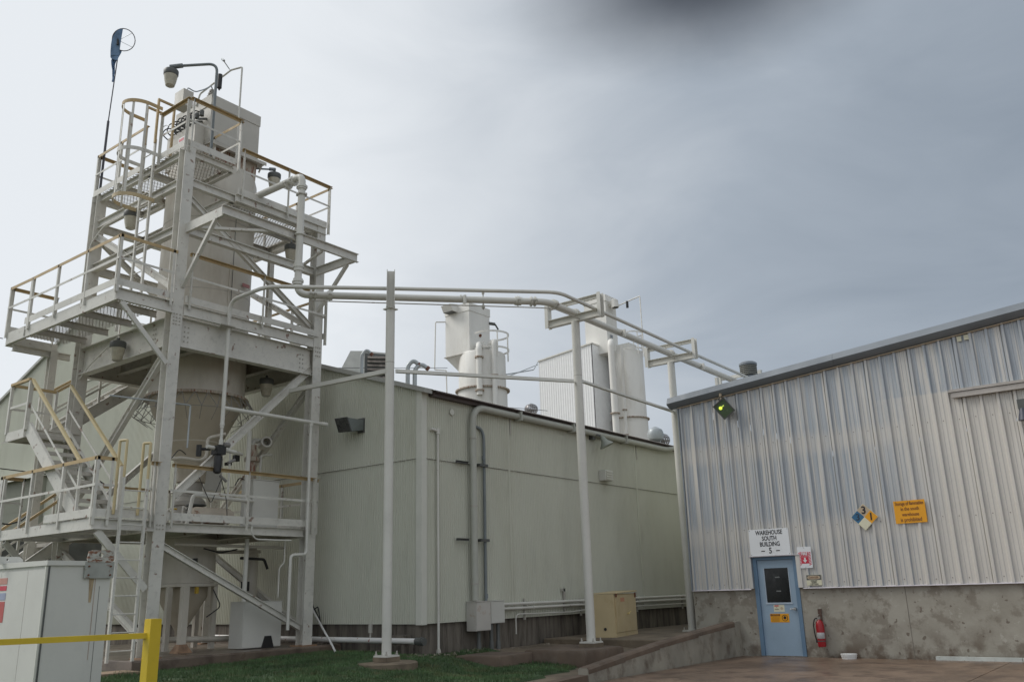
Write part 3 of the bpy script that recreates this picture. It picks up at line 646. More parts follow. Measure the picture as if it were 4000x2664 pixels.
def goose(x, y, z, h, dx, dy, r, label):
    t = thing('gooseneck_vent', label, 'roof vent', (x, y, z), 'gooseneck vents behind the rake')
    MB().path([(x, y, z-.1), (x, y, z+h), (x+dx*.5, y+dy*.5, z+h+.14), (x+dx, y+dy, z+h+.02)], r, .2, 14, 8).build('pipe_run', GALV, t)
    L = Vector((dx*.5, dy*.5, -.12)).normalized(); e0 = Vector((x+dx, y+dy, z+h+.02))
    MB().tube(e0-L*.03, e0+L*.04, r*1.15, 14).build('mouth_band', mat('rust_brown_band', (.16, .07, .045), .7), t)
goose(14.51, 15.87, rake(15.87)-.05, .60, .17, -.17, .042, 'gooseneck vent beside the louvred hood, nearest the tower')
goose(15.34, 15.07, rake(15.07)-.1, .65, .20, -.20, .055, 'left gooseneck of the pair right of the front pole')
goose(15.46, 14.94, rake(14.94)-.1, .60, .23, -.23, .055, 'right gooseneck of the pair right of the front pole')
t = thing('intake_hood', 'white sloped intake hood with dark rusty louvre behind the gable rake', 'roof vent', (17, 18.5, 7.4))
P0 = Vector((16.93, 18.39, 7.5)); P1 = Vector((17.55, 17.85, 7.5)); B0 = Vector((16.28, 19.05, 7.5))
ex = (B0-P0); ex.z = 0
def up_(p, z): return (p.x, p.y, z)
MB().add([up_(P0, 7.4), up_(P1, 7.4), up_(P1, 8.42), up_(P0, 8.48), up_(B0, 7.4), up_(P1+ex, 7.4), up_(P1+ex*.45, 8.42), up_(P0+ex*.45, 8.48)], [(0, 1, 2, 3), (3, 2, 6, 7), (7, 6, 5, 4), (0, 3, 7, 4), (1, 5, 6, 2)]).build('hood_body', mat('hood_white', (0.60, .61, .58), .5), t)
dirv = (P1-P0).normalized(); nrm = Vector((-0.64, -0.77, 0))
for i in range(7):
    z = 7.52+i*.12; a = P0+dirv*.08+nrm*.02; b = P1-dirv*.06+nrm*.02
    MB().hexa([up_(a+nrm*.06, z), up_(b+nrm*.06, z), up_(b, z+.07), up_(a, z+.07), up_(a+nrm*.06, z+.015), up_(b+nrm*.06, z+.015), up_(b, z+.085), up_(a, z+.085)]).build('slat', mat('rust_louvre', (.27, .235, .205), .7, var=.4, scale=6), t)
MB().hexa([up_(P0+nrm*.01, 7.44), up_(P1+nrm*.01, 7.44), up_(P1+nrm*.004, 7.44), up_(P0+nrm*.004, 7.44), up_(P0+nrm*.01, 8.42), up_(P1+nrm*.01, 8.38), up_(P1+nrm*.004, 8.38), up_(P0+nrm*.004, 8.42)]).build('louvre_back', DKG, t)

# ------------------------------------------------------------------ warehouse
WX = 20.27
wh = thing('warehouse', 'ribbed metal warehouse with blue grey faded streaks on a mottled concrete plinth', 'building', (20.5, 6, 0))
def whtop(y): return 6.04+(10.1-y)*0.0905
for y0, y1 in ((8.535, 10.13), (-8.0, 7.465)):
    MB().box(20.30, 20.55, y0, y1, -0.05, 1.49).build('plinth_wall', WHCONC, wh)
# formwork joints and tie holes in the plinth
for yy in (5.2, 2.4): MB().box(20.296, 20.299, yy-.004, yy+.004, 0.0, 1.48).build('form_joint', STAINC, wh)
PIT = 0.3155
def wh_panel(k0, n, z0):
    pts = []
    for k_ in range(k0, k0+n):
        yb = 3.126-8*PIT*0+PIT*k_      # rib centre at the upper Y side of each module
        a = yb-PIT
        pts += [(a+.055, 0), (a+.105, 0), (a+.112, .007), (a+.138, .007), (a+.145, 0), (a+.19, 0), (a+.197, .007), (a+.223, .007), (a+.23, 0), (a+PIT-.048, 0), (a+PIT-.026, .042), (a+PIT+.020, .042), (a+PIT+.045, 0)]
    vs = []
    for y, d in pts: vs += [(WX-d, y, z0), (WX-d, y, whtop(y))]
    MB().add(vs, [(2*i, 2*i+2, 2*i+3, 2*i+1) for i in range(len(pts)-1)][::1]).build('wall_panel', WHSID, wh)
k = -34
while k < 23:
    n = 3 if k+3 <= 23 else 23-k
    yhi = 3.126+PIT*(k+n-1)+.05; ylo = 3.126+PIT*(k-1)
    if yhi > 7.45 and ylo < 8.4:
        for kk in range(k, k+n):
            yy = 3.126+PIT*kk
            wh_panel(kk, 1, 2.22 if (7.40 < yy-.1 and yy-.28 < 8.5) else 1.485)
    else: wh_panel(k, n, 1.485)
    k += n
MB().box(20.245, 20.27, 7.262, 7.36, 1.49, 2.23).build('filler_strip', WHSID, wh)
# edge trims of the siding beside the door, corner and base flashing
MB().box(20.215, 20.30, 7.36, 7.462, 1.49, 2.205).build('door_jamb_trim', WHSID, wh)
MB().box(20.215, 20.30, 8.54, 8.60, 1.49, 2.205).build('door_jamb_trim', WHSID, wh)
MB().box(20.20, 20.30, 7.36, 8.60, 2.206, 2.222).build('door_head_flashing', mat('pale_flashing', (.5, .47, .5), .5), wh)
for y0, y1 in ((8.60, 10.14), (-8, 7.36)): MB().hexa([(20.215, y0, 1.465), (20.30, y0, 1.47), (20.30, y1, 1.47), (20.215, y1, 1.465), (20.225, y0, 1.482), (20.30, y0, 1.495), (20.30, y1, 1.495), (20.225, y1, 1.482)]).build('base_flashing', mat('pale_flashing', (.5, .47, .5), .5), wh)
MB().box(20.21, 20.60, 10.10, 10.135, 1.48, 6.03).build('corner_trim', FASC, wh)
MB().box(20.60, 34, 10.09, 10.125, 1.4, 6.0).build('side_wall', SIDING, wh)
MB().box(20.55, 34, 9.9, 10.12, -0.05, 1.45).build('plinth_wall', STAINC, wh)
# sloped rake fascia, folded, with a pointed end
for (ya, yb) in ((10.33, 6.0), (5.995, 1.6), (1.595, -3.0), (-3.005, -8.0)):
    prof = [(20.265, 0.0), (20.12, 0.05), (20.04, 0.13), (20.10, 0.285), (20.265, 0.30)]
    vs = []
    for y in (ya, yb):
        zb = whtop(y)-0.01
        vs += [(x_, y, zb+z_) for x_, z_ in prof]
    MB().add(vs, [(i, (i+1) % 5, 5+(i+1) % 5, 5+i) for i in range(5)]+[(4, 3, 2, 1, 0), (5, 6, 7, 8, 9)]).build('rake_fascia', FASC, wh)
vs = [(20.265, 10.33, whtop(10.33)-.01), (20.12, 10.33, whtop(10.33)+.04), (20.04, 10.33, whtop(10.33)+.12), (20.10, 10.33, whtop(10.33)+.275), (20.265, 10.33, whtop(10.33)+.29), (20.2, 10.42, whtop(10.33)+.13)]
MB().add(vs, [(0, 1, 5), (1, 2, 5), (2, 3, 5), (3, 4, 5), (4, 0, 5)]).build('fascia_end', FASC, wh)
# folded lip under the fascia
MB().hexa([(20.20, -8, whtop(-8)-.03), (20.26, -8, whtop(-8)-.03), (20.26, 10.12, whtop(10.12)-.03), (20.20, 10.12, whtop(10.12)-.03), (20.20, -8, whtop(-8)-.012), (20.26, -8, whtop(-8)-.012), (20.26, 10.12, whtop(10.12)-.012), (20.20, 10.12, whtop(10.12)-.012)]).build('closure_strip', TANP, wh)
MB().add([(20.27, -8, whtop(-8)+.27), (20.27, 10.3, whtop(10.3)+.27), (34, 10.3, whtop(10.3)+.27), (34, -8, whtop(-8)+.27)], [(0, 1, 2, 3)]).build('roof', FASC, wh)
MB().add([(34, -8, 0), (34, 10.1, 0), (34, 10.1, 6.2), (34, -8, 7.8)], [(0, 1, 2, 3)]).build('rear_wall', SIDING, wh)
for zz in (1.60, 2.84, 4.84):
    m = MB()
    for q in range(-20, 22):
        yy = 3.126+PIT*q-.16
        if zz < 2.2 and 7.3 < yy < 8.7 or zz > whtop(yy)-.1: continue
        m.tube((WX-.001, yy, zz+.01*math.sin(q*2.1)), (WX-.010, yy, zz+.01*math.sin(q*2.1)), .010, 6)
    m.build('screw_row', mat('screw_washer', (.16, .13, .11), .6), wh, kind='stuff')
# sliding door header
m = MB().box(20.12, 20.26, -4, 3.70, 5.40, 5.455); m.build('track_hood', mat('track_pale', (.42, .39, .36), .5), wh)
MB().box(20.14, 20.22, -4, 3.66, 5.28, 5.39).build('door_track', mat('track_pale', (.42, .39, .36), .5), wh)
MB().box(20.19, 20.225, -4, 3.60, 1.5, 5.28).build('track_backing', WHSID, wh) if False else None
# steel door
DX = 20.33
for nm, y0, y1, z0, z1 in (('frame_jamb', 8.44, 8.53, 0.0, 2.20), ('frame_jamb', 7.47, 7.56, 0.0, 2.20), ('frame_head', 7.56, 8.44, 2.13, 2.20)):
    MB().box(20.285, 20.42, y0, y1, z0, z1).build(nm, FRAMEB, wh)
m = MB(); wy0, wy1, wz0, wz1 = 7.71, 8.28, 1.17, 1.94
m.box(DX, DX+.045, 7.565, wy0, 0.012, 2.125).box(DX, DX+.045, wy1, 8.435, 0.012, 2.125).box(DX, DX+.045, wy0, wy1, 0.012, wz0).box(DX, DX+.045, wy0, wy1, wz1, 2.125)
dr = m.build('door', DOORB, wh, label='blue steel door with a dark glass window')
MB().box(DX+.012, DX+.02, wy0, wy1, wz0, wz1).build('window_pane', GLASSD, dr)
mm_ = MB().box(DX-.012, DX-.001, wy0-.035, wy1+.035, wz0-.035, wz0).box(DX-.008, DX-.001, wy0-.02, wy0, wz0, wz1).box(DX-.008, DX-.001, wy1, wy1+.02, wz0, wz1)
mm_.build('window_frame', mat('pane_trim', (.42, .50, .58), .4), dr)
h_ = MB().tube((DX-.001, 7.63, 1.03), (DX-.05, 7.63, 1.03), .035, 14).tube((DX-.05, 7.63, 1.03), (DX-.05, 7.74, 1.02), .012, 8); h_.build('handle', CHROME, dr)
for zz in (0.25, 1.1, 1.95): MB().tube((DX-.01, 8.445, zz), (DX-.01, 8.445, zz+.1), .012, 8).build('hinge', FRAMEB, dr)
MB().box(20.22, 20.45, 7.47, 8.53, -0.01, 0.011).build('door_sill', STAINC, wh)
# stickers on the glass
for zz in (1.72, 1.41): MB().box(DX+.009, DX+.0115, 7.93, 8.04, zz, zz+.025).build('pane_sticker', mat('grey_sticker', (.16, .17, .17), .5, bump=0), dr)

# signs
SX = 20.225
def board(name, label, cat, y0, y1, z0, z1, m_, x=SX, th=.008, m_edge=None):
    t = thing(name, label, cat, (x, (y0+y1)/2, z0))
    MB().box(x-th, x, y0, y1, z0, z1).build('board', m_, t); return t
t = board('building_sign', 'white board above the blue door reading WAREHOUSE SOUTH BUILDING 5', 'sign', 7.555, 8.525, 2.225, 2.83, WHITE)
for s_, z_, sz, xs_ in (('WAREHOUSE', 2.745, .142, .76), ('SOUTH', 2.612, .142, .76), ('BUILDING', 2.480, .142, .76), ('5', 2.330, .185, .85)):
    text('lettering', s_, sz, (SX-.0095, 8.03, z_), BLACKP, t, xs_, bold=.003)
for s_ in (-1, 1): MB().box(SX-.0105, SX-.0085, 8.03+s_*.18-.045, 8.03+s_*.18+.045, 2.318, 2.338).build('dash', BLACKP, t)
for yy in (7.58, 8.50):
    for zz in (2.25, 2.805): MB().tube((SX-.008, yy, zz), (SX-.013, yy, zz), .008, 8).build('screw', DKG, t)
t = board('fire_sign', 'small white and red FIRE extinguisher sign with an arrow right of the door', 'sign', 7.08, 7.40, 1.91, 2.38, WHITE)
for i in range(9):
    z = 1.985+i*.033
    for yc in (7.125, 7.355):
        MB().hexa([(SX-.0095, yc-.028, z), (SX-.0095, yc+.028, z-.02), (SX-.0085, yc+.028, z-.02), (SX-.0085, yc-.028, z), (SX-.0095, yc-.028, z+.018), (SX-.0095, yc+.028, z-.002), (SX-.0085, yc+.028, z-.002), (SX-.0085, yc-.028, z+.018)]).build('stripe', REDP, t)
MB().box(SX-.0105, SX-.0085, 7.155, 7.325, 2.01, 2.265).build('red_panel', REDP, t)
text('lettering', 'FIRE', .09, (SX-.012, 7.24, 2.222), WHITE, t, .85, bold=.003)
MB().box(SX-.013, SX-.0105, 7.17, 7.31, 2.158, 2.163).build('rule', WHITE, t)
MB().box(SX-.013, SX-.0105, 7.222, 7.258, 2.075, 2.14).build('arrow_shaft', WHITE, t)
MB().add([(SX-.0125, 7.19, 2.085), (SX-.0125, 7.29, 2.085), (SX-.0125, 7.24, 2.03)], [(0, 1, 2)]).build('arrow_head', WHITE, t)
for zz in (2.355, 1.935): MB().tube((SX-.008, 7.24, zz), (SX-.013, 7.24, zz), .007, 8).build('screw', DKG, t)
t = board('danger_sign', 'faded DANGER forklift traffic notice low on the siding beside the door', 'sign', 6.92, 7.26, 1.53, 1.76, CREAMP)
MB().box(SX-.0095, SX-.0085, 6.925, 7.255, 1.645, 1.755).build('header_panel', DKG, t)
m = MB(); P = []
for i in range(24):
    a = 2*math.pi*i/24; P.append((SX-.0105, 7.09+.145*math.copysign(abs(math.cos(a))**.6, math.cos(a)), 1.70+.04*math.copysign(abs(math.sin(a))**.7, math.sin(a))))
m.add(P, [tuple(range(24))]).build('header_oval', TANP, t)
text('lettering', 'DANGER', .062, (SX-.012, 7.09, 1.70), BROWNP, t, .85)
for s_, z_ in (('FORKLIFT', 1.622), ('TRAFFIC', 1.588), ('STAY CLEAR', 1.554)): text('lettering', s_, .042, (SX-.010, 7.09, z_), BLACKP, t, .8)
t = thing('hazard_diamond', 'four colour hazard rating diamond with 3, 3 and 1 on the siding', 'sign', (SX, 5.81, 2.66))
cY, cZ, hs = 5.805, 2.947, .283
def tri4(name, pts, m_, x): MB().hexa([(x-.006, a, b) for a, b in pts]+[(x, a, b) for a, b in pts]).build(name, m_, t)
L_, T_, Rr, Bt, Cc = (cY+hs, cZ+.01), (cY, cZ+hs), (cY-hs, cZ-.01), (cY+.01, cZ-hs), (cY, cZ)
def midp(a, b): return ((a[0]+b[0])/2, (a[1]+b[1])/2)
tri4('backing', [(L_[0]+.01, L_[1]), (T_[0], T_[1]+.01), (Rr[0]-.01, Rr[1]), (Bt[0], Bt[1]-.012)], CREAMP, SX)
lt, tr_, rb, bl = midp(L_, T_), midp(T_, Rr), midp(Rr, Bt), midp(Bt, L_)
tri4('top_square', [lt, T_, tr_, Cc], TANP, SX-.007); tri4('right_square', [Cc, tr_, Rr, rb], ORANGE, SX-.007)
tri4('left_square', [L_, lt, Cc, bl], BLUEP, SX-.007); tri4('bottom_square', [bl, Cc, rb, Bt], CREAMP, SX-.007)
text('numeral', '3', .23, (SX-.015, cY, cZ+hs/2), BLACKP, t, .95, bold=.006); text('numeral', '1', .22, (SX-.015, cY-hs/2, cZ-.005), BLACKP, t, .95, bold=.006); text('numeral', '3', .20, (SX-.015, cY+hs/2, cZ), mat('faded_navy_print', (.02, .04, .07), .5, bump=0), t, .95, bold=.004)
t = board('storage_sign', 'orange board forbidding storage of flammables in the south warehouse', 'sign', 4.53, 5.165, 2.755, 3.232, ORANGE)
for s_, z_, sz in (('Storage of flammables', 3.168, .105), ('in the south', 3.055, .105), ('warehouse', 2.938, .105), ('is prohibited', 2.825, .115)): text('lettering', s_, sz, (SX-.0095, 4.845, z_), BROWNP, t, .62 if len(s_) > 15 else .74, bold=.0015)
t = board('safety_label', 'small cream safety label on the door under the window', 'label', 7.885, 8.14, .965, 1.12, CREAMP, x=DX-.0005, th=.003)
MB().box(DX-.005, DX-.0036, 8.02, 8.12, 1.085, 1.11).build('red_bar', REDP, t)
text('lettering', 'IS', .03, (DX-.005, 8.07, 1.06), BLACKP, t, .9); text('lettering', 'REQUIRED', .022, (DX-.005, 8.07, 1.02), BLACKP, t, .9)
MB().lathe((DX-.0036, 7.95, 1.04), [(0.0, 0), (.032, 0), (.032, .001), (.0, .001)], 14, axis=(-1, 0, 0)).build('pictogram', TANP, t)
t = board('caution_label', 'orange CAUTION label with a round head symbol on the door', 'label', 7.80, 8.245, .735, .925, ORANGE, x=DX-.0005, th=.003)
MB().box(DX-.005, DX-.0036, 8.01, 8.235, .87, .915).build('header_panel', BROWNP, t)
text('lettering', 'CAUTION', .05, (DX-.0055, 8.12, .893), ORANGE, t, .75)
for i in range(4): MB().box(DX-.005, DX-.0036, 8.03, 8.22-.02*(i % 2), .758+i*.026, .764+i*.026).build('text_line', BROWNP, t)
MB().lathe((DX-.0036, 7.90, .83), [(.058, 0), (.07, 0), (.07, .0015), (.058, .0015), (.058, 0)], 20, axis=(-1, 0, 0), cap=False).build('symbol_ring', BLACKP, t)
MB().lathe((DX-.0036, 7.90, .835), [(0.0, 0), (.035, 0), (.035, .0015), (.0, .0015)], 14, axis=(-1, 0, 0)).build('symbol_head', BLACKP, t)
t = board('number_plates', 'pair of small pale numbered plates high under the warehouse fascia', 'plate', 3.29, 3.38, 6.49, 6.60, CREAMP, x=20.24)
MB().box(20.232, 20.24, 3.13, 3.24, 6.50, 6.61).build('board', CREAMP, t)

# fire extinguisher
t = thing('fire_extinguisher', 'red fire extinguisher hanging on the mottled plinth right of the door', 'fire extinguisher', (20.2, 7.07, .22))
MB().lathe((20.19, 7.07, .22), [(.02, 0), (.082, .01), (.088, .03), (.088, .46), (.07, .53), (.035, .565), (.03, .60)], 20).build('cylinder', EXTR, t)
MB().lathe((20.19, 7.07, .40), [(.0885, 0), (.0895, .002), (.0895, .125), (.0885, .127)], 20, a0=130, a1=260, cap=False).build('label_band', mat('silver_label', (.42, .42, .42), .4, bump=0), t)
MB().box(20.155, 20.225, 7.04, 7.10, .80, .86).box(20.12, 20.20, 7.058, 7.082, .86, .875).hexa([(20.10, 7.058, .87), (20.10, 7.082, .87), (20.2, 7.082, .90), (20.2, 7.058, .90), (20.10, 7.058, .885), (20.10, 7.082, .885), (20.2, 7.082, .915), (20.2, 7.058, .915)]).build('valve_handle', mat('valve_metal', (.35, .33, .3), .4, metal=.6), t)
MB().path([(20.18, 7.09, .83), (20.15, 7.16, .82), (20.14, 7.195, .70), (20.15, 7.19, .50), (20.16, 7.17, .36)], .013, .05, 8).tube((20.16, 7.17, .38), (20.165, 7.165, .31), .018, 8).build('hose', DARK, t)
MB().box(20.275, 20.299, 7.03, 7.11, .70, 1.02).build('bracket', mat('rusty_bracket', (.10, .06, .045), .8), t)
MB().lathe((20.19, 7.07, .34), [(.0885, 0), (.0915, 0), (.0915, .02), (.0885, .02)], 20, cap=False).build('strap', DKG, t)
# bucket lid and kerb bar
t = thing('bucket', 'low white plastic tub standing on the pavement by the wall', 'tub', (20.05, 6.47, 0))
MB().lathe((20.05, 6.47, 0.001), [(.150, 0), (.158, .07), (.168, .072), (.170, .10), (.160, .103), (.05, .106)], 26).build('tub_body', BUCK, t)
MB().lathe((20.05, 6.47, .04), [(.156, 0), (.163, .002), (.163, .010), (.157, .012)], 26, cap=False).build('rim_ring', BUCK, t)
t = thing('white_bar', 'long white painted board lying along the foot of the warehouse wall', 'board', (20.2, 2, 0))
for a, b in ((4.76, 3.2), (3.19, 1.0), (.99, -1.5)): MB().box(20.14, 20.25, b, a, 0.002, .075).build('board_length', mat('white_board_paint', (.52, .55, .52), .6, var=.12, grime=.3), t)
# flood light on the warehouse, lit
t = thing('flood_light', 'square tilted flood light glowing yellow green on the warehouse corner', 'lamp', (20.0, 8.75, 5.6))
c0 = Vector((20.02, 8.745, 5.79))
def fl(m_, p): return [c0+Matrix.Rotation(R(-33), 3, 'X') @ (Matrix.Rotation(R(-18), 3, 'Y') @ vv(q)) for q in p]
def flbox(x0, x1, y0, y1, z0, z1, y0b=None, y1b=None, z0b=None, z1b=None):
    y0b = y0 if y0b is None else y0b; y1b = y1 if y1b is None else y1b; z0b = z0 if z0b is None else z0b; z1b = z1 if z1b is None else z1b
    return MB().hexa(fl(0, [(x0, y0, z0), (x0, y1, z0), (x0, y1, z1), (x0, y0, z1), (x1, y0b, z0b), (x1, y1b, z0b), (x1, y1b, z1b), (x1, y0b, z1b)]))
flbox(-.03, .14, -.165, .165, -.20, .20, -.11, .11, -.14, .14).build('housing', mat('light_housing', (.30, .31, .28), .5), t)
for (a, b, c_, d) in ((-.18, .18, .185, .215), (-.18, .18, -.215, -.185), (-.18, -.15, -.185, .185), (.15, .18, -.185, .185)):
    flbox(-.055, -.03, a, b, c_, d).build('lens_frame', DKG, t)
flbox(-.045, -.04, -.15, .15, -.185, .185).build('lens', mat('green_tinted_lens', (.10, .14, .085), .2, bump=0), t)
bm_ = MB(); cc_ = fl(0, [(-.052, .055, .06)])[0]
bm_.lathe(cc_, [(0.0, 0), (.042, .0), (.042, .004), (0.0, .006)], 18, axis=tuple((fl(0, [(-1, 0, 0)])[0]-c0))).build('lit_bulb', mat('lit_bulb_glow', (.7, .8, .1), .3, bump=0, emit=((.62, .78, .06), 0.9)), t)
flbox(-.053, -.047, -.055, .02, .045, .075, -.055, .02, .045, .075).build('reflection_strip', mat('lit_reflector', (.4, .5, .1), .3, bump=0, emit=((.45, .58, .10), .55)), t)
MB().box(20.10, 20.26, 8.70, 8.80, 5.72, 5.86).build('mount', mat('light_housing', (.3, .31, .28)), t)
MB().path([(20.15, 8.80, 5.90), (20.14, 8.86, 6.0), (20.14, 8.87, 6.15)], .016, .03).tube((20.14, 8.87, 6.13), (20.14, 8.87, 6.22), .035, 12).build('supply_elbow', TANP, t)
MB().path(fl(0, [(-.02, -.05, .215), (-.02, -.05, .26), (-.02, -.15, .26), (-.02, -.15, .215)]), .010, .02, 8).build('handle', DARK, t)
t = thing('wall_lamp', 'dark shaded lamp at the right edge of the warehouse wall', 'lamp', (20.1, 2.35, 4.7))
MB().box(20.06, 20.23, 2.30, 2.46, 4.86, 5.05).build('housing', DKG, t)
MB().lathe((20.08, 2.38, 4.62), [(.12, 0), (.09, .12), (.06, .24)], 16).build('lamp_shade', mat('navy_lamp', (.05, .055, .08), .4), t)
# roof vents and pipe frame on the warehouse
t = thing('flue_cap', 'grey flue with a ribbed round cap rising above the warehouse fascia', 'roof vent', (24.95, 10.0, 6.5))
fx, fy = 24.95, 10.0
MB().lathe((fx, fy, 6.3), [(.17, 0), (.17, 1.40)], 20).build('flue', FASC, t)
for i in range(5): MB().lathe((fx, fy, 7.72+i*.06), [(.24, 0), (.26, .01), (.26, .035), (.24, .045)], 20).build('cap_ring', mat('cap_rib_grey', (.20, .20, .18), .6), t)
MB().lathe((fx, fy, 8.02), [(.27, 0), (.27, .06), (.2, .11), (.02, .14)], 20).build('cap_top', FASC, t)

MB().lathe((fx, fy, 6.3), [(.30, 0), (.28, .9), (.18, 1.05)], 18).build("flashing_cone", SILOW, t)

# ------------------------------------------------------------------ pipe poles
def pole(x, y, z0, z1, r, label, frame=None):
    t = thing('pipe_pole', label, 'pole', (x, y, z0), 'poles carrying the pipe run')
    MB().tube((x, y, z0+.03), (x, y, z1), r, 24).build('post', PIPE, t)
    MB().lathe((x, y, z1-1.3), [(r, 0), (r+.002, .004), (r+.002, .012), (r, .016)], 24, cap=False).build('weld_seam', STEELD, t)
    k_ = r/.108; MB().box(x-.20*k_, x+.20*k_, y-.20*k_, y+.20*k_, z0, z0+.028).build('base_plate', PIPE, t)
    MB().box(x-.21*k_, x+.21*k_, y-.21*k_, y+.21*k_, z0-.08, z0-.001).build('grout_pad', DIRT, t)
    for sx in (-1, 1):
        for sy in (-1, 1):
            MB().tube((x+sx*.16*k_, y+sy*.16*k_, z0+.028), (x+sx*.16*k_, y+sy*.16*k_, z0+.10), .013, 8).tube((x+sx*.16*k_, y+sy*.16*k_, z0+.03), (x+sx*.16*k_, y+sy*.16*k_, z0+.055), .024, 6).build('anchor_bolt', STEELD, t)
    if frame:
        ya, yb, zb, zt = frame
        MB().hsec((x, ya, zb+.09), (x, yb, zb+.09), .13, .18, .012).build('cross_beam', PIPE, t)
        for yy, fl_ in ((ya, 1), (yb, -1)): MB().csec((x, yy, zb-.01), (x, yy, zt+.06), .09, .16, .012, up=(1, 0, 0), flip=fl_).build('frame_post', PIPE, t)
        MB().csec((x+.05, ya, zt), (x+.05, yb, zt), .08, .10, .010, flip=1).build('top_beam', PIPE, t)
    return t
P1 = (11.92, 12.21)
t = pole(P1[0], P1[1], 0.50, 7.35, .090, 'tall front pipe pole in the grass with a channel stub on top')
dd = Vector((P1[0], P1[1], 0)).normalized(); sdv = Vector((-dd.y, dd.x, 0))
c1 = Vector((P1[0], P1[1], 0))-dd*.02
def cp(a, z): q = c1+a; return (q.x, q.y, z)
MB().csec(cp(-dd*.05, 7.19), cp(-dd*.05, 7.98), .12, .165, .014, up=tuple(sdv), flip=1 if True else -1).build('stub_channel', PIPE, t)
MB().box(P1[0]-.11, P1[0]+.11, P1[1]-.11, P1[1]+.11, 7.17, 7.19).build('stub_plate', PIPE, t)
pole(16.29, 10.58, .50, 7.57, .097, 'middle pipe pole on the big concrete block, with a rectangular steel frame on top', (11.30, 9.92, 7.56, 8.06))
pole(20.95, 10.57, .50, 7.47, .098, 'pipe pole at the warehouse corner with a rectangular steel frame on top', (11.23, 9.88, 7.46, 7.95))
t = thing('roof_frame', 'pipe support frame standing on the warehouse roof', 'frame', (25.6, 10.5, 6.2))
for yy in (9.85, 11.2): MB().csec((25.6, yy, 6.2), (25.6, yy, 7.98), .08, .12, .01, up=(1, 0, 0)).build('frame_post', PIPE, t)
MB().csec((25.62, 9.85, 7.93), (25.62, 11.2, 7.93), .08, .10, .01).build('top_beam', PIPE, t); MB().hsec((25.6, 9.85, 7.45), (25.6, 11.2, 7.45), .12, .14, .01).build('cross_beam', PIPE, t)
o = MB().csec((23.9, 10.55, 6.2), (23.9, 10.55, 7.56), .08, .12, .01, up=(1, 0, 0)).build('pipe_stand', PIPE); tag(o, 'short steel stand under the big pipe where it meets the warehouse roof', 'post')

# tie angles between the poles
def tie(p0, p1, label):
    o = MB().ang(p0, p1, .085, .010, fx=1, fz=1).build('tie_angle', PIPE); tag(o, label, 'tie beam')
tie((P1[0]-.02, P1[1]+.11, 5.86), (11.90, 15.36, 5.94), 'steel tie angle from the front pole back to the tower brace')
tie((P1[0]+.11, P1[1]-.05, 5.85), (16.19, 10.64, 6.10), 'steel tie angle between the front pole and the middle pole')
tie((16.40, 10.56, 6.12), (20.85, 10.57, 6.05), 'steel tie angle between the middle pole and the warehouse corner pole')

# ------------------------------------------------------------------ overhead pipes
def coupling(t, p, d, r, w=.10, name='coupling', m_=None):
    p = vv(p); d = vv(d).normalized()
    MB().tube(p-d*w/2, p+d*w/2, r*1.30, 16).tube(p-d*.012, p+d*.012, r*1.5, 16).build(name, m_ or PIPE, t)
    for s_ in (-1, 1):
        a = d.cross(Vector((0, 0, 1))) if abs(d.z) < .9 else Vector((0.6, -0.8, 0)); a.normalize()
        q = p+a*s_*r*1.3; MB().tube(q-a*0.0-d*.03+Vector((0, 0, .0)), q+d*.03, r*.28, 8).build('clamp_bolt', STEELD, t)
t = thing('large_pipe', 'large cream pipe dropping down the tower and crossing over the poles to the warehouse', 'pipe', (10.83, 13.83, 7.6))
BR = .076
big = [(10.83, 16.3, 10.02), (10.83, 13.83, 10.30), (10.83, 13.83, 7.60), (12.33, 12.74, 7.67), (15.21, 10.59, 7.79), (20.97, 10.55, 7.72), (26.6, 10.55, 7.66)]
big[0] = (10.80, 16.25, 10.30)
MB().path(big[:2]+[(10.83, 13.83, 8.7)], BR, .16, 18, 7).build('pipe_run', PIPE, t)
MB().path([(10.83, 13.83, 9.2), (10.83, 13.83, 7.60), (15.21, 10.59, 7.79), (26.6, 10.55, 7.66)], BR-.001, .22, 18, 7).build('pipe_run', PIPE, t)
for p, d, w in (((10.83, 14.12, 10.27), (0, 1, 0), .07), ((10.83, 14.30, 10.25), (0, 1, 0), .05), ((10.83, 13.83, 10.03), (0, 0, 1), .10), ((10.83, 13.83, 9.86), (0, 0, 1), .05), ((10.83, 13.83, 8.93), (0, 0, 1), .04), ((10.83, 13.83, 8.20), (0, 0, 1), .18), ((10.83, 13.83, 7.88), (0, 0, 1), .13),
                ((11.05, 13.67, 7.61), (4.38, -3.26, 0), .04), ((11.12, 13.62, 7.613), (4.38, -3.26, 0), .04), ((11.36, 13.44, 7.62), (4.38, -3.26, .1), .11), ((14.65, 11.00, 7.765), (4.38, -3.26, 0), .14), ((14.9, 10.82, 7.775), (4.38, -3.26, 0), .05), ((14.97, 10.77, 7.78), (4.38, -3.26, 0), .05), ((15.42, 10.59, 7.79), (1, 0, 0), .05), ((15.5, 10.59, 7.79), (1, 0, 0), .04), ((16.33, 10.585, 7.78), (1, 0, 0), .16), ((20.97, 10.56, 7.72), (1, 0, 0), .16)):
    coupling(t, p, d, BR, w)
for (cx, cy, cz) in ((13.6, 11.78, 7.735), (18.3, 10.57, 7.75), (22.7, 10.56, 7.70)):
    MB().lathe((cx, cy, cz), [(BR, 0), (BR+.012, 0), (BR+.012, .03), (BR, .03)], 14, axis=(4.38, -3.26, 0) if cx < 15 else (1, 0, 0), cap=False).box(cx-.02, cx+.02, cy-.16, cy-.09, cz-.14, cz+.05).build('hanger', PIPE, t)
t = thing('small_pipe', 'smaller cream pipe running above the large pipe from tower front to warehouse', 'pipe', (10.14, 15.15, 5.3))
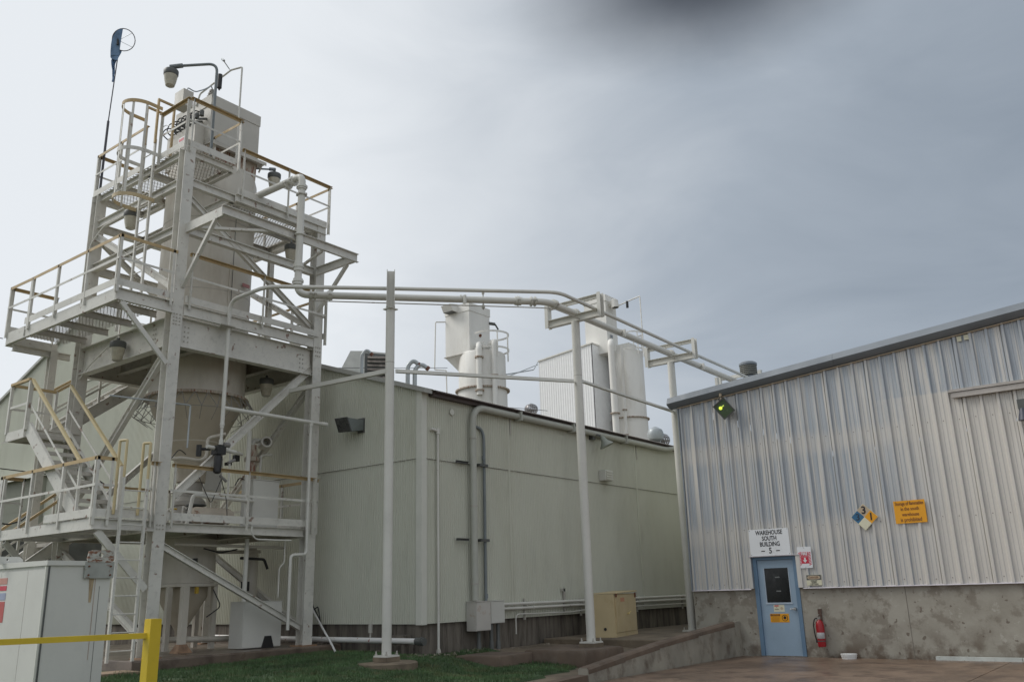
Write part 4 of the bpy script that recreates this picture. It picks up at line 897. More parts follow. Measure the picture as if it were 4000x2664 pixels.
SR = .041
MB().path([(10.14, 15.15, 4.9), (10.14, 15.15, 7.60), (10.14, 13.93, 7.60+.02), (11.98, 12.385, 7.69), (14.81, 10.01, 7.78), (20.97, 9.93, 7.62), (26.6, 9.93, 7.57)], SR, .28, 14, 7).build('pipe_run', PIPE, t)
MB().path([(10.14, 15.15, 5.31), (12.70, 15.15, 5.31)], SR*1.02, 0, 14).tube((12.68, 15.15, 5.31), (12.82, 15.12, 5.31), SR*1.2, 14).build('branch_pipe', PIPE, t)
MB().path([(12.39, 15.15, 5.28), (12.39, 15.15, 2.46), (11.98, 15.15, 2.44), (11.98, 15.15, .95)], .034, .09, 12).build('drop_pipe', PIPE, t)
MB().tube((12.39, 15.15, 5.22), (12.39, 15.15, 5.30), .05).build('coupling', PIPE, t)
for z in (3.55, 2.5): MB().tube((12.39, 15.15, z), (12.39, 15.15, z+.09), .046).build('coupling', PIPE, t)
MB().tube((10.14, 15.15, 4.95), (10.14, 15.15, 5.14), SR*1.2, 12, r2=SR*.7).tube((10.14, 15.15, 4.6), (10.14, 15.15, 4.96), SR*.72, 12).tube((10.14, 15.15, 4.56), (10.14, 15.15, 4.66), SR*1.1, 12).build('reducer', PIPE, t)
MB().hexa([(9.88, 15.02, 7.0), (10.22, 15.02, 7.0), (10.22, 15.28, 7.0), (10.0, 15.28, 7.0), (9.88, 15.02, 7.02), (10.22, 15.02, 7.02), (10.22, 15.28, 7.02), (10.0, 15.28, 7.02)]).build('pipe_bracket', STEELD, t)
t = thing('tracer_conduit', 'thin conduit slung just below the large overhead pipe', 'pipe', (11, 13.6, 7.4))
MB().path([(11.0, 13.62, 7.46), (14.9, 10.68, 7.60), (15.25, 10.47, 7.62), (16.3, 10.45, 7.61), (26, 10.43, 7.50)], .013, .1, 8).build('pipe_run', STEELD, t)
t = thing('air_valve', 'small vertical vent valve through the overhead pipes before the bend', 'valve', (14.0, 11.2, 7.6))
MB().tube((14.02, 11.48, 7.52), (14.02, 11.48, 7.97), .014, 8).tube((14.02, 11.48, 7.94), (14.02, 11.48, 7.99), .03, 8).tube((14.02, 11.48, 7.55), (14.02, 11.48, 7.62), .036, 8).tube((14.02, 11.48, 7.88), (14.02, 11.48, 7.93), .03, 8).build('valve_body', STEELD, t)

# ------------------------------------------------------------------ steel tower
XL, XR, YF, YB = 9.04, 12.61, 15.4, 19.03
tw = thing('steel_tower', 'tall cream painted steel platform tower round the slender silo', 'tower', (10.8, 17.2, .6))
ZT = {(XL, YF): 10.77, (XR, YF): 10.10, (XL, YB): 10.78, (XR, YB): 10.10}
for (x_, y_), zt in ZT.items():
    MB().hsec((x_, y_, .62), (x_, y_, zt), .24, .24, .018, up=(0, 1, 0)).build('leg', STEEL, tw)
    MB().box(x_-.2, x_+.2, y_-.2, y_+.2, .60, .625).build('base_plate', mat('rusty_plate', (.30, .19, .12), .8, var=.3, scale=6), tw)
def beamh(z0, z1, w, pts, name='beam', m_=STEEL, up=(0, 0, 1)):
    for a, b in pts: MB().hsec((a[0], a[1], (z0+z1)/2), (b[0], b[1], (z0+z1)/2), w, z1-z0, .014, up).build(name, m_, tw)
def beamc(z0, z1, pts, name='edge_channel', m_=STEEL, w=.07, flip=1):
    for a, b in pts: MB().csec((a[0], a[1], (z0+z1)/2), (b[0], b[1], (z0+z1)/2), w, z1-z0, .012, flip=flip).build(name, m_, tw)
g = .13
# deep girders under the middle platform
beamh(6.43, 7.04, .20, [((XL+g, YF), (XR-g, YF)), ((XL+g, YB), (XR-g, YB)), ((XL, YF+g), (XL, YB-g)), ((XR, YF+g), (XR, YB-g))], 'girder')
# low platform beams
beamh(2.84, 3.01, .12, [((XL+g, YF), (XR-g, YF)), ((XL+g, YB), (XR-g, YB)), ((XL, YF+g), (XL, YB-g)), ((XR, YF+g), (XR, YB-g)), ((10.2, YF), (10.2, YB)), ((11.5, YF), (11.5, YB))])
# upper beams
beamh(9.93, 10.11, .12, [((XL+g, YF), (XR-g, YF)), ((XL+g, YB), (XR-g, YB)), ((XL, YF+g), (XL, YB-g)), ((XR, YF+g), (XR, YB-g)), ((10.2, YF), (10.2, YB))])
beamh(8.86, 9.04, .14, [((XL+g, YF), (XR-g, YF)), ((XL+g, YB), (XR-g, YB)), ((XL, YF+g), (XL, YB-g))])
beamh(10.62, 10.765, .10, [((XL, YF+.13), (XL, YB)), ((XL+.13, YF), (10.13, YF)), ((10.13, YF), (10.13, YB)), ((XL, YB), (10.13, YB)), ((XL, 16.9), (10.13, 16.9)), ((XL, 18.0), (10.13, 18.0))])
for a, b in (((XL+.06, 15.4, 10.1), (XL+.06, 15.4, 10.62)),): pass
for y_ in (16.6, 17.9): MB().bar((10.13, y_, 10.11), (10.13, y_, 10.62), .08, .08).build('short_post', STEEL, tw)
# cantilever frame in front that carries the riser
for xx in (9.07, 12.53): MB().csec((xx, 15.28, 8.935), (xx, 14.0, 8.935), .07, .20, .012, flip=1 if xx > 10 else -1).build('outrigger_arm', STEEL, tw)
MB().csec((9.03, 13.98, 8.935), (12.57, 13.98, 8.935), .07, .20, .012, flip=1).build('outrigger_beam', STEEL, tw)
MB().ang((9.12, 15.1, 8.86), (10.35, 14.05, 8.86), .09, .01).build('outrigger_tie', STEEL, tw)
MB().bar((12.50, 14.22, 8.84), (12.59, 15.38, 7.90), .07, .07).build('outrigger_knee', STEEL, tw)
MB().bar((9.08, 14.22, 8.84), (9.10, 15.28, 7.66), .07, .07).build('outrigger_knee', STEEL, tw)
MB().bar((11.9, 15.3, 8.8), (11.62, 14.05, 8.86), .05, .05).build('outrigger_tie', STEEL, tw)
# braces: double angles
def brace(p0, p1, w=.10, m_=STEEL):
    p0 = vv(p0); p1 = vv(p1); d, a, u = MB().frame(p0, p1, (0, 0, 1)) if abs((p1-p0).normalized().z) < .97 else MB().frame(p0, p1, (0, 1, 0))
    h = w
    MB().ext(p0, p1, [(-.012, -h), (.012, -h), (.012, -.012), (.06, -.012), (.06, .012), (-.06, .012), (-.06, -.012), (-.012, -.012)]).build('brace', m_, tw)
    MB().ext(p0, p0+(p1-p0).normalized()*.30, [(-.015, -.13), (-.001, -.13), (-.001, .09), (-.015, .09)]).build('gusset', m_, tw)
    MB().ext(p1-(p1-p0).normalized()*.30, p1, [(-.015, -.13), (-.001, -.13), (-.001, .09), (-.015, .09)]).build('gusset', m_, tw)
def fbrace(p0, p1, w=.13, t_=.10, m_=STEEL):
    """H brace lying in a tower face"""
    MB().hsec(p0, p1, t_, w, .012).build('brace', m_, tw)
fbrace((9.14, 15.40, 2.60), (12.50, 15.40, .97), .12)
fbrace((9.34, 15.40, 3.52), (12.53, 15.40, 6.62), .15)
fbrace((9.14, 15.42, 9.72), (12.5, 15.42, 7.60), .12, .09)
fbrace((XL, 15.52, 7.70), (XL, 18.93, 9.75), .14)
fbrace((XL, 15.52, 6.40), (XL, 18.93, 3.35), .14)
fbrace((XL, 15.52, .90), (XL, 18.93, 2.62), .13)
fbrace((XR, 15.52, 6.20), (XR, 18.93, 3.40), .13)
fbrace((XR, 15.52, .95), (XR, 18.93, 2.65), .13)
fbrace((XR, 18.93, 9.6), (XR, 15.52, 7.6), .13)
fbrace((9.16, YB, 3.1), (12.5, YB, 6.4), .13)
fbrace((9.16, YB, 9.7), (12.5, YB, 7.5), .12)
MB().hsec((XR, 17.2, 7.3), (XR, 17.2, 9.95), .12, .12, .012, up=(0, 1, 0)).build('hanger_post', STEEL, tw)
# knees of the side platforms
MB().bar((7.86, 15.30, 2.80), (8.86, 15.30, 1.80), .06, .13).build('knee_brace', STEEL, tw)
MB().bar((7.87, 15.26, 7.03), (8.88, 15.26, 6.02), .05, .09).build('knee_brace', STEEL, tw)
MB().bar((7.86, 18.9, 2.80), (8.92, 19.0, 1.75), .06, .11).build('knee_brace', STEEL, tw)
# outer column on the stair side
MB().hsec((8.66, 19.60, .5), (8.66, 19.60, 7.05), .16, .16, .014, up=(0, 1, 0)).build('outer_column', STEEL, tw)
MB().hsec((7.8, 19.60, 6.96), (9.04, 19.60, 6.96), .1, .14, .012).build('beam', STEEL, tw)
# bolts on girder ends (small clusters)
def bolts(pts, ax, name='bolt_group'):
    m = MB(); a = vv(ax)
    for p in pts: m.tube(vv(p), vv(p)+a*.016, .016, 6)
    m.build(name, STEELD, tw)
for xx in (9.30, 9.38, 12.2, 12.28): bolts([(xx, YF-.008, z) for z in (6.58, 6.68, 6.78, 6.88)], (0, -1, 0))
for xx in (8.97, 9.03, 9.10): bolts([(xx, YF-.122, z) for z in (6.86, 6.93, 7.0, 7.07)], (0, -1, 0))
bolts([(XR-.06+.06*i, YF-.122, z) for i in range(3) for z in (6.9, 7.0, 7.1)], (0, -1, 0)); bolts([(XL-.06+.06*i, YF-.122, z) for i in range(3) for z in (2.88, 2.95)], (0, -1, 0))
for y_ in (16.0, 16.08): bolts([(XL-.008, y_, z) for z in (6.6, 6.7, 6.8, 6.9)], (-1, 0, 0))

def grating(name, x0, x1, y0, y1, z, parent, sp=.072, holes=()):
    """expanded metal: two families of thin raised strands crossing on the slant"""
    m = MB(); k = 0.5; w = .011; th = .010
    for sgn in (1, -1):
        L = (y1-y0)*k; a = x0-L if sgn > 0 else x0
        end = x1 if sgn > 0 else x1+L
        while a < end:
            # line x = a + sgn*k*(y-y0)
            ya, yb = y0, y1
            xs = a; xe = a+sgn*k*(y1-y0)
            if sgn > 0:
                if xs < x0: ya = y0+(x0-xs)/k
                if xe > x1: yb = y0+(x1-xs)/k
            else:
                if xs > x1: ya = y0+(xs-x1)/k
                if xe < x0: yb = y0+(xs-x0)/k
            if yb-ya > .03:
                xa, xb = a+sgn*k*(ya-y0), a+sgn*k*(yb-y0)
                m.bar((xa, ya, z+(.004 if sgn > 0 else 0)), (xb, yb, z+(.004 if sgn > 0 else 0)), w, th)
            a += sp
    o = m.build(name, GRAT, parent, kind='stuff'); return o
def toe(pts, z0, z1, parent=None, t_=.008):
    for a, b in pts: MB().bar((a[0], a[1], (z0+z1)/2), (b[0], b[1], (z0+z1)/2), t_, z1-z0).build('toe_plate', STEEL, parent or tw)
# --- low platform
toe([((7.73, 15.27), (8.90, 15.27)), ((9.17, 15.27), (12.55, 15.27)), ((7.73, 15.27), (7.73, 17.05)), ((12.75, 15.3), (12.75, 19.1))], 3.045, 3.19)
beamc(2.83, 3.02, [((7.76, 15.30), (8.92, 15.30))], flip=1); MB().csec((7.76, 15.31, 2.925), (7.76, 19.15, 2.925), .07, .19, .012, flip=1).build('edge_channel', STEEL, tw)
beamc(2.83, 3.02, [((7.8, y_), (9.0, y_)) for y_ in (16.4, 17.6, 18.9)])
MB().box(XL+.05, XR-.05, YF+.08, YB-.08, 3.012, 3.024).build('deck_plate', DECKUND, tw)
grating('grating', 7.80, 9.0, 15.33, 19.1, 3.03, tw)
# --- middle platform
toe([((7.73, 15.25), (8.92, 15.25)), ((9.17, 15.25), (12.60, 15.25)), ((7.73, 15.25), (7.73, 19.0)), ((7.73, 19.86), (8.75, 19.86)), ((12.78, 15.3), (12.78, 19.1))], 7.345, 7.485)
MB().csec((7.76, 15.30, 7.18), (8.92, 15.30, 7.18), .07, .24, .012).build('edge_channel', STEEL, tw)
MB().csec((9.17, 15.28, 7.18), (12.47, 15.28, 7.18), .07, .24, .012).build('edge_channel', STEEL, tw)
MB().csec((7.76, 15.31, 7.18), (7.76, 19.0, 7.18), .07, .24, .012, flip=1).build('edge_channel', STEEL, tw)
MB().csec((7.74, 19.0, 7.18), (7.74, 19.84, 7.18), .07, .26, .012, flip=1).build('edge_channel', STEEL, tw)
MB().csec((7.76, 19.84, 7.16), (8.85, 19.84, 7.16), .07, .24, .012, flip=-1).build('edge_channel', STEEL, tw)
for y_ in (16.0, 16.95, 17.9, 18.85): MB().csec((7.8, y_, 7.20), (9.0, y_, 7.20), .05, .14, .012).build('joist', STEELD, tw)
MB().box(9.17, XR, YF+.1, YB-.1, 7.06, 7.072).build('deck_plate', DECKUND, tw)
grating('grating', 7.80, 9.0, 15.33, 19.8, 7.32, tw); grating('grating', 9.1, 12.75, 15.3, 15.9, 7.32, tw)
MB().hsec((9.9, 15.5, 6.8), (9.9, 18.9, 6.8), .15, .4, .014).build('silo_beam', STEELD, tw); MB().hsec((11.95, 15.5, 6.8), (11.95, 18.9, 6.8), .15, .4, .014).build('silo_beam', STEELD, tw)
# --- third platform (right) and top platform (left)
toe([((10.24, 15.28), (12.75, 15.28)), ((12.75, 15.28), (12.75, 19.1))], 10.125, 10.275)
MB().csec((10.2, 15.31, 10.02), (12.72, 15.31, 10.02), .07, .18, .012).build('edge_channel', STEEL, tw); MB().csec((12.73, 15.3, 10.02), (12.73, 19.1, 10.02), .07, .18, .012, flip=-1).build('edge_channel', STEEL, tw)
for y_ in (16.3, 17.3, 18.3): MB().csec((10.2, y_, 10.0), (12.7, y_, 10.0), .06, .14, .012).build('joist', STEELD, tw)
grating('grating', 10.22, 12.72, 15.33, 19.1, 10.12, tw)
toe([((XL-.1, 15.28), (10.13, 15.28)), ((XL-.1, 15.28), (XL-.1, 16.40)), ((XL-.1, 16.95), (XL-.1, 19.15))], 10.78, 10.925)
grating('grating', XL-.08, 10.14, 15.33, 19.13, 10.775, tw)

# --- handrails
def rail(name, pts, z, zg, parent, spacing=1.25, mid=True, top_m=RAILY, posts=True, mids=(.53,), skip=(), pw=.05, depth=.0, label=None):
    """a run of handrail: angle-iron top rail, mid rail, posts bolted down the platform edge"""
    hr = MB()
    for i_, (a, b) in enumerate(zip(pts, pts[1:])): hr.ang((a[0], a[1], z+.003*i_), (b[0], b[1], z+.003*i_), .066, .008-.001*i_, fx=1, fz=-1)
    h = hr.build(name, top_m, parent, label=label)
    for a, b in zip(pts, pts[1:]):
        va, vb = vv((a[0], a[1], 0)), vv((b[0], b[1], 0)); L = (vb-va).length
        if mid:
            for q in mids: MB().bar((a[0], a[1], zg+(z-zg)*q), (b[0], b[1], zg+(z-zg)*q), .008, .045).build('mid_rail', STEEL, h)
        if posts:
            n = max(1, round(L/spacing))
            for i in range(n+1):
                p = va+(vb-va)*((i+0.0)/n); d = (vb-va).normalized()
                p = p + d*(.05 if i == 0 else (-.05 if i == n else 0))
                MB().ang((p.x, p.y, zg-.13), (p.x, p.y, z-.008), pw, .007, up=(d.y, -d.x, 0)).build('post', STEEL, h)
    return h
rail('handrail', [(9.17, 15.24), (12.62, 15.24)], 4.10, 3.03, tw, 1.7)
rail('handrail', [(8.74, 15.24), (8.92, 15.24)], 4.10, 3.03, tw, 1.7)
rail('handrail', [(8.08, 15.24), (7.72, 15.24), (7.72, 18.95)], 4.11, 3.03, tw, 1.45)
rail('handrail', [(7.72, 18.95), (7.72, 19.1), (8.2, 19.1)], 4.11, 3.03, tw, 1.45)
rail('handrail', [(12.78, 15.3), (12.78, 19.1), (9.0, 19.1)], 4.10, 3.03, tw, 1.3)
rail('handrail', [(8.92, 15.22), (7.72, 15.22), (7.72, 18.9)], 8.37, 7.33, tw, 1.30)
rail('handrail', [(7.72, 18.75), (7.70, 19.86), (8.75, 19.86)], 8.37, 7.33, tw, 1.0)
rail('handrail', [(9.18, 15.22), (12.80, 15.22), (12.80, 19.1), (10.6, 19.1)], 8.39, 7.33, tw, 1.55)
rail('handrail', [(9.04, 17.6), (9.04, 19.12), (9.9, 19.12)], 8.39, 7.33, tw, 1.3)
rail('handrail', [(10.26, 15.25), (12.82, 15.25), (12.82, 19.1), (11.5, 19.1)], 11.21, 10.12, tw, 1.30)
rail('handrail', [(8.94, 16.38), (8.94, 15.25), (10.22, 15.25), (10.22, 16.35)], 11.885, 10.775, tw, 1.3)
rail('handrail', [(8.94, 16.97), (8.94, 19.16), (10.1, 19.16)], 11.87, 10.775, tw, 1.15)

# ------------------------------------------------------------------ silo inside the tower
CX, CY = 10.82, 17.2
t = thing('silo', 'slender cream silo standing through the middle of the steel tower', 'silo', (CX, CY, .6))
MB().lathe((CX, CY, 0), [(1.02, 5.92), (1.02, 10.4), (1.02, 11.15), (.98, 11.3)], 48).build('shell', SILO, t)
for z in (8.2, 9.9): MB().lathe((CX, CY, z), [(1.02, 0), (1.024, .003), (1.024, .015), (1.02, .018)], 48, cap=False).build('weld_seam', STEELD, t)
MB().lathe((CX, CY, 0), [(1.02, 5.92), (.93, 5.6), (.56, 4.85), (.33, 4.40), (.30, 4.2), (.30, 4.05)], 40).build('cone', mat('brown_cream_cone', (.44, .39, .305), .55, var=.1, scale=1, col2=(.3, .24, .17), amt=.4), t)
MB().lathe((CX, CY, 0), [(.58, 4.93), (.59, 4.90), (.575, 4.88)], 40, cap=False).build('weld_seam', SILO, t)
MB().path([(CX-.05, CY-1.03, 8.9), (CX-.05, CY-1.03, 7.4)], .014).build('sight_rod', SILO, t)
MB().path([(CX+.02, CY-1.03, 10.4), (CX+.02, CY-1.03, 8.0)], .006).build('cable', DKG, t)
MB().box(CX+.30, CX+.5, CY-1.02, CY-1.0, 8.42, 8.50).rot((CX+.4, CY-1, 8.4), R(6)).build('label_plate', mat('pinkish_label', (.45, .2, .2), .5, bump=0), t)
# spiky ring guard at the skirt
rg = MB()
n = 26
for i in range(n):
    a = 2*math.pi*i/n; a2 = 2*math.pi*(i+.5)/n
    p = (CX+1.10*math.cos(a), CY+1.10*math.sin(a), 5.86); q = (CX+1.34*math.cos(a2), CY+1.34*math.sin(a2), 5.50); p2 = (CX+1.10*math.cos(2*math.pi*(i+1)/n), CY+1.10*math.sin(2*math.pi*(i+1)/n), 5.86)
    rg.tube(p, q, .009, 5).tube(q, p2, .009, 5)
    q2 = (CX+1.34*math.cos(a2+2*math.pi/n), CY+1.34*math.sin(a2+2*math.pi/n), 5.50); rg.tube(q, q2, .008, 5)
    q3 = (CX+1.02*math.cos(a2), CY+1.02*math.sin(a2), 5.28); rg.tube(q, q3, .007, 5)
rgo = rg.build('spike_guard', mat('guard_wire', (.27, .26, .24), .6), t)
MB().lathe((CX, CY, 5.84), [(1.02, 0), (1.12, 0), (1.12, .05), (1.02, .05)], 48, cap=False).build('skirt_ring', RUSTY, t)
# lower hopper vessel
t = thing('hopper', 'lower cream hopper vessel with a conical bottom under the low platform', 'hopper', (CX, CY, .6))
MB().lathe((CX, CY, 0), [(.62, 1.92), (.62, 2.83)], 36).build('shell', SILO, t)
MB().lathe((CX, CY, 0), [(.71, 1.86), (.71, 1.92), (.62, 1.93)], 36).build('flange', SILO, t)
MB().lathe((CX, CY, 0), [(.50, 1.86), (.50, 1.66), (.10, .98), (.09, .80)], 32).build('cone', mat('brown_cream_cone', (.44, .39, .305)), t)
for a in (215, 262, 310, 30, 80, 130):
    px_, py_ = CX+.66*math.cos(R(a)), CY+.66*math.sin(R(a))
    if a in (215, 310, 30, 130): MB().box(px_-.05, px_+.05, py_-.05, py_+.05, .62, 1.86).build('leg', SILO, t)
    MB().box(px_-.03, px_+.03, py_-.03, py_+.03, 1.72, 1.85).build('load_lug', mat('yellow_tag', (.5, .33, .04), .5), t)
MB().box(10.27, 10.40, 16.28, 16.41, .74, 1.86).build('leg', SILO, t)
MB().hexa([(10.18, 16.2, .6), (10.5, 16.2, .6), (10.5, 16.5, .6), (10.18, 16.5, .6), (10.26, 16.27, .76), (10.41, 16.27, .76), (10.41, 16.42, .76), (10.26, 16.42, .76)]).build('leg_foot', mat('rusty_plate', (.3, .19, .12)), t)
MB().path([(10.1, 17, .85), (10.9, 16.7, .82), (11.5, 16.6, .80), (12.4, 16.6, .80)], .06, .05).build('outlet_pipe', SILO, t)
MB().path([(11.15, 16.6, 1.8), (11.3, 16.5, 1.45), (11.0, 16.55, 1.25)], .012, .1).build('cable', DARK, t)
MB().tube((CX-.2, CY-.62, 2.38), (CX-.2, CY-.72, 2.38), .04).tube((CX-.2, CY-.7, 2.22), (CX-.2, CY-.7, 2.42), .045).build('vibrator', DARK, t)
# dust collector on top
t = thing('dust_collector', 'boxy cream dust collector on top of the tower with rust stains below its ledge', 'dust collector', (10.8, 17.1, 11.2))
bx0, bx1, by0, by1 = 10.13, 11.48, 16.40, 17.86
MB().box(bx0, bx1, by0, by1, 11.86, 12.72).build('box_body', COLL, t)
MB().box(bx0-.015, bx1+.015, by0-.015, by1+.015, 12.725, 13.0).build('lid', COLL, t)
MB().box(bx0, bx1, by0, by1, 11.72, 11.86).build('ledge_rim', STEELD, t)
MB().hexa([(bx0+.02, by0+.02, 11.25), (bx1-.02, by0+.02, 11.25), (bx1-.02, by1-.02, 11.25), (bx0+.02, by1-.02, 11.25), (bx0+.01, by0+.01, 11.70), (bx1-.01, by0+.01, 11.70), (bx1-.01, by1-.01, 11.70), (bx0+.01, by1-.01, 11.70)]).build('lower_body', RUSTY, t)
MB().box(bx0-.02, bx1+.14, by0-.16, by0+.0, 11.70, 11.72).box(bx0-.02, bx1+.14, by0-.17, by0-.155, 11.66, 11.74).box(bx1+.0, bx1+.14, by0, by1, 11.70, 11.72).build('ledge', COLL, t)
for xx in (bx0+.1, 10.8, bx1+.05): MB().bar((xx, by0-.14, 11.69), (xx, by0+.0, 11.50), .03, .03).build('ledge_strut', COLL, t)
MB().box(bx0-.25, bx0-.002, 16.6, 17.75, 11.3, 12.2).build('access_door', COLL, t)
MB().box(bx0-.256, bx0-.251, 17.0, 17.25, 11.78, 12.02).build('warning_label', WHITE, t); MB().box(bx0-.259, bx0-.257, 17.03, 17.22, 11.92, 11.99).build('label_print', REDP, t)
MB().box(10.35, 11.3, by0-.012, by0-.001, 10.3, 11.2).build('access_plate', COLL, t)
MB().box(11.05, 11.10, by0-.20, by0+.1, 10.42, 10.78).box(11.10, 11.36, by0-.25, by0+.05, 10.46, 10.52).box(11.10, 11.34, by0-.22, by0+.05, 10.62, 10.68).build('latch_box', mat('latch_dark', (.12, .11, .10), .6), t)
# pulse valves and hoses
random.seed(5)
for i in range(7):
    y_ = 16.55+i*.19; x_ = bx0-.12
    MB().tube((x_-.02, y_, 12.42), (x_-.02, y_, 12.55), .055, 10).tube((x_-.10, y_, 12.30), (bx0, y_, 12.40), .028, 8).build('pulse_valve', DKG, t)
    MB().path([(x_-.02, y_, 12.5), (x_-.20, y_+.05, 12.50+random.uniform(-.05, .05)), (x_-.26, y_+.12, 12.3), (x_-.15, y_+.02, 12.16)], .014, .1, 6).build('air_hose', DARK, t)
for i in range(4):
    y_ = 16.46+i*.12; MB().tube((bx0+.02+i*.05, y_-.02, 13.02), (bx0+.02+i*.05, y_-.02, 13.13), .05, 10).tube((bx0-.05+i*.05, y_-.02, 13.08), (bx0+.12+i*.05, y_-.02, 13.08), .03, 8).build('top_valve', mat('valve_beige', (.3, .28, .25), .5), t)
t = thing('control_box', 'small grey control box fixed on the corner of the top handrail', 'electrical box', (9.1, 15.75, 11.9))
MB().box(8.96, 9.20, 15.62, 15.96, 11.90, 12.28).build('box_body', COLL, t)
MB().path([(9.08, 15.7, 12.28), (9.12, 15.75, 12.42), (9.4, 15.9, 12.50), (9.75, 16.1, 12.82), (10.0, 16.25, 13.1), (10.12, 16.35, 13.02), (10.15, 16.4, 12.9)], .014, .12).build('conduit', GALV, t)
t = thing('air_pipe', 'thin cream air pipe with a black filter bowl above the collector', 'pipe', (10.9, 16.3, 11))
MB().path([(10.55, 15.9, 11.2), (10.55, 15.9, 13.72), (10.42, 16.15, 13.68), (10.12, 16.9, 13.2), (10.1, 17, 12.9)], .022, .04).build('pipe_run', PIPE, t)
MB().tube((10.30, 16.4, 13.60), (10.30, 16.4, 13.24), .055, 12).tube((10.30, 16.4, 13.26), (10.30, 16.4, 13.18), .045, 12, r2=.015).build('filter_bowl', DARK, t)
MB().tube((10.40, 16.18, 13.70), (10.16, 16.10, 13.80), .012, 6).tube((10.16, 16.14, 13.84), (10.16, 16.06, 13.76), .03, 6).build('drain_cock', GALV, t)

# ------------------------------------------------------------------ stairs
def stair(name, label, p0, p1, w, z0, z1, axis, n, parent=None, tm=STEEL):
    """p0 low end, p1 high end (along axis), other coordinate range w"""
    t = thing(name, label, 'stair', ((p0 if axis == 'x' else w[0]), (w[0] if axis == 'x' else p0), z0))
    for ww in w:
        a = (p0, ww, z0) if axis == 'x' else (ww, p0, z0); b = (p1, ww, z1) if axis == 'x' else (ww, p1, z1)
        MB().csec(a, b, .06, .26, .012, flip=1 if ww == w[0] else -1).build('stringer', tm, t)
    for i in range(1, n):
        f_ = i/n; c = p0+(p1-p0)*f_; z = z0+(z1-z0)*f_
        x0, x1 = (c-.13, c+.13)
        if axis == 'x': MB().box(x0, x1, w[0]+.02, w[1]-.02, z, z+.03).box(x0 if p1 > p0 else x1-.03, x0+.03 if p1 > p0 else x1, w[0]+.02, w[1]-.02, z-.045, z).build('tread', STEELD, t)
        else: MB().box(w[0]+.02, w[1]-.02, x0, x1, z, z+.03).box(w[0]+.02, w[1]-.02, x0 if p1 > p0 else x1-.03, x0+.03 if p1 > p0 else x1, z-.045, z).build('tread', STEELD, t)
    return t
def srail(t, a, b, h, m_, posts=3, mid=True):
    a = vv(a); b = vv(b)
    hr = MB().bar(a+Vector((0, 0, h)), b+Vector((0, 0, h)), .055, .055).build('handrail', m_, t)
    if mid: MB().bar(a+Vector((0, 0, h*.5)), b+Vector((0, 0, h*.5)), .008, .045).build('mid_rail', STEEL, hr)
    for i in range(posts):
        p = a+(b-a)*(i/(posts-1) if posts > 1 else 0); MB().bar(p, p+Vector((0, 0, h)), .045, .045).build('post', STEEL, hr)
STY = mat('stair_rail_yellow', (.56, .46, .26), .5, var=.08, grime=.15)
t = stair('stair_flight', 'cream stair flight from the low platform up to the half landing', 15.95, 18.42, (7.80, 8.58), 3.03, 5.05, 'y', 10)
srail(t, (7.80, 16.0, 3.08), (7.80, 18.40, 5.04), 1.0, STY, 2); srail(t, (8.58, 16.0, 3.08), (8.58, 18.40, 5.04), 1.0, STY, 2)
t = thing('stair_landing', 'half landing with yellow handrail at the back left of the tower', 'landing', (8.2, 18.8, 4.85))
MB().csec((7.76, 18.45, 4.94), (7.76, 19.26, 4.94), .06, .18, .012, flip=1).build('edge_channel', STEEL, t); MB().csec((7.76, 19.26, 4.94), (9.0, 19.26, 4.94), .06, .18, .012).build('edge_channel', STEEL, t)
MB().csec((7.76, 18.45, 4.94), (8.9, 18.45, 4.94), .06, .18, .012).build('edge_channel', STEEL, t)
MB().box(7.78, 8.9, 18.46, 19.25, 5.03, 5.042).build('deck_plate', DECKUND, t)
MB().hexa([(7.70, 19.26, 4.80), (7.76, 18.45, 4.84), (8.5, 18.6, 4.84), (7.76, 19.2, 4.84), (7.70, 19.26, 4.83), (7.76, 18.45, 4.85), (8.5, 18.6, 4.85), (7.76, 19.2, 4.85)]).build('gusset', STEELD, t)
for a, b in (((7.76, 18.42), (7.76, 19.26)), ((7.76, 19.26), (8.68, 19.26))):
    hr = MB().bar((a[0], a[1], 6.05), (b[0], b[1], 6.05), .055, .055).build('handrail', RAILY, t)
    MB().bar((a[0], a[1], 5.55), (b[0], b[1], 5.55), .008, .05).build('mid_rail', STEEL, hr)
    for q in ((a, b) if a[1] < 19 else (b,)): MB().bar((q[0]+.01, q[1]-.01, 5.0), (q[0]+.01, q[1]-.01, 6.02), .055, .055).build('post', STEEL, hr)
t = stair('stair_flight', 'cream stair flight rising behind the tower from the half landing', 8.72, 11.55, (19.26, 20.05), 5.12, 7.26, 'x', 11)
srail(t, (8.70, 19.26, 5.10), (11.5, 19.26, 7.2), .97, RAILY, 4); srail(t, (8.70, 20.05, 5.10), (11.5, 20.05, 7.2), .97, RAILY, 4)
t = stair('stair_flight', 'lowest stair flight with yellow rails behind the utility cabinet', 6.3, 9.4, (19.3, 20.1), .62, 3.03, 'x', 12)
srail(t, (6.3, 19.3, .65), (9.3, 19.3, 3.0), .95, RAILY, 4); srail(t, (6.3, 20.1, .65), (9.3, 20.1, 3.0), .95, RAILY, 4)
t = thing('guard_rail', 'orange yellow guard rail on the ground seen under the tower', 'rail', (9.6, 20.6, .6))
for xx in (9.8, 11.0): MB().bar((xx, 20.8, .6), (xx, 20.8, 1.75), .08, .08).build('post', YEL, t)
for z in (1.32, 1.7): MB().bar((9.8, 20.8, z), (11.0, 20.8, z), .05, .05).build('rail_bar', YEL, t)

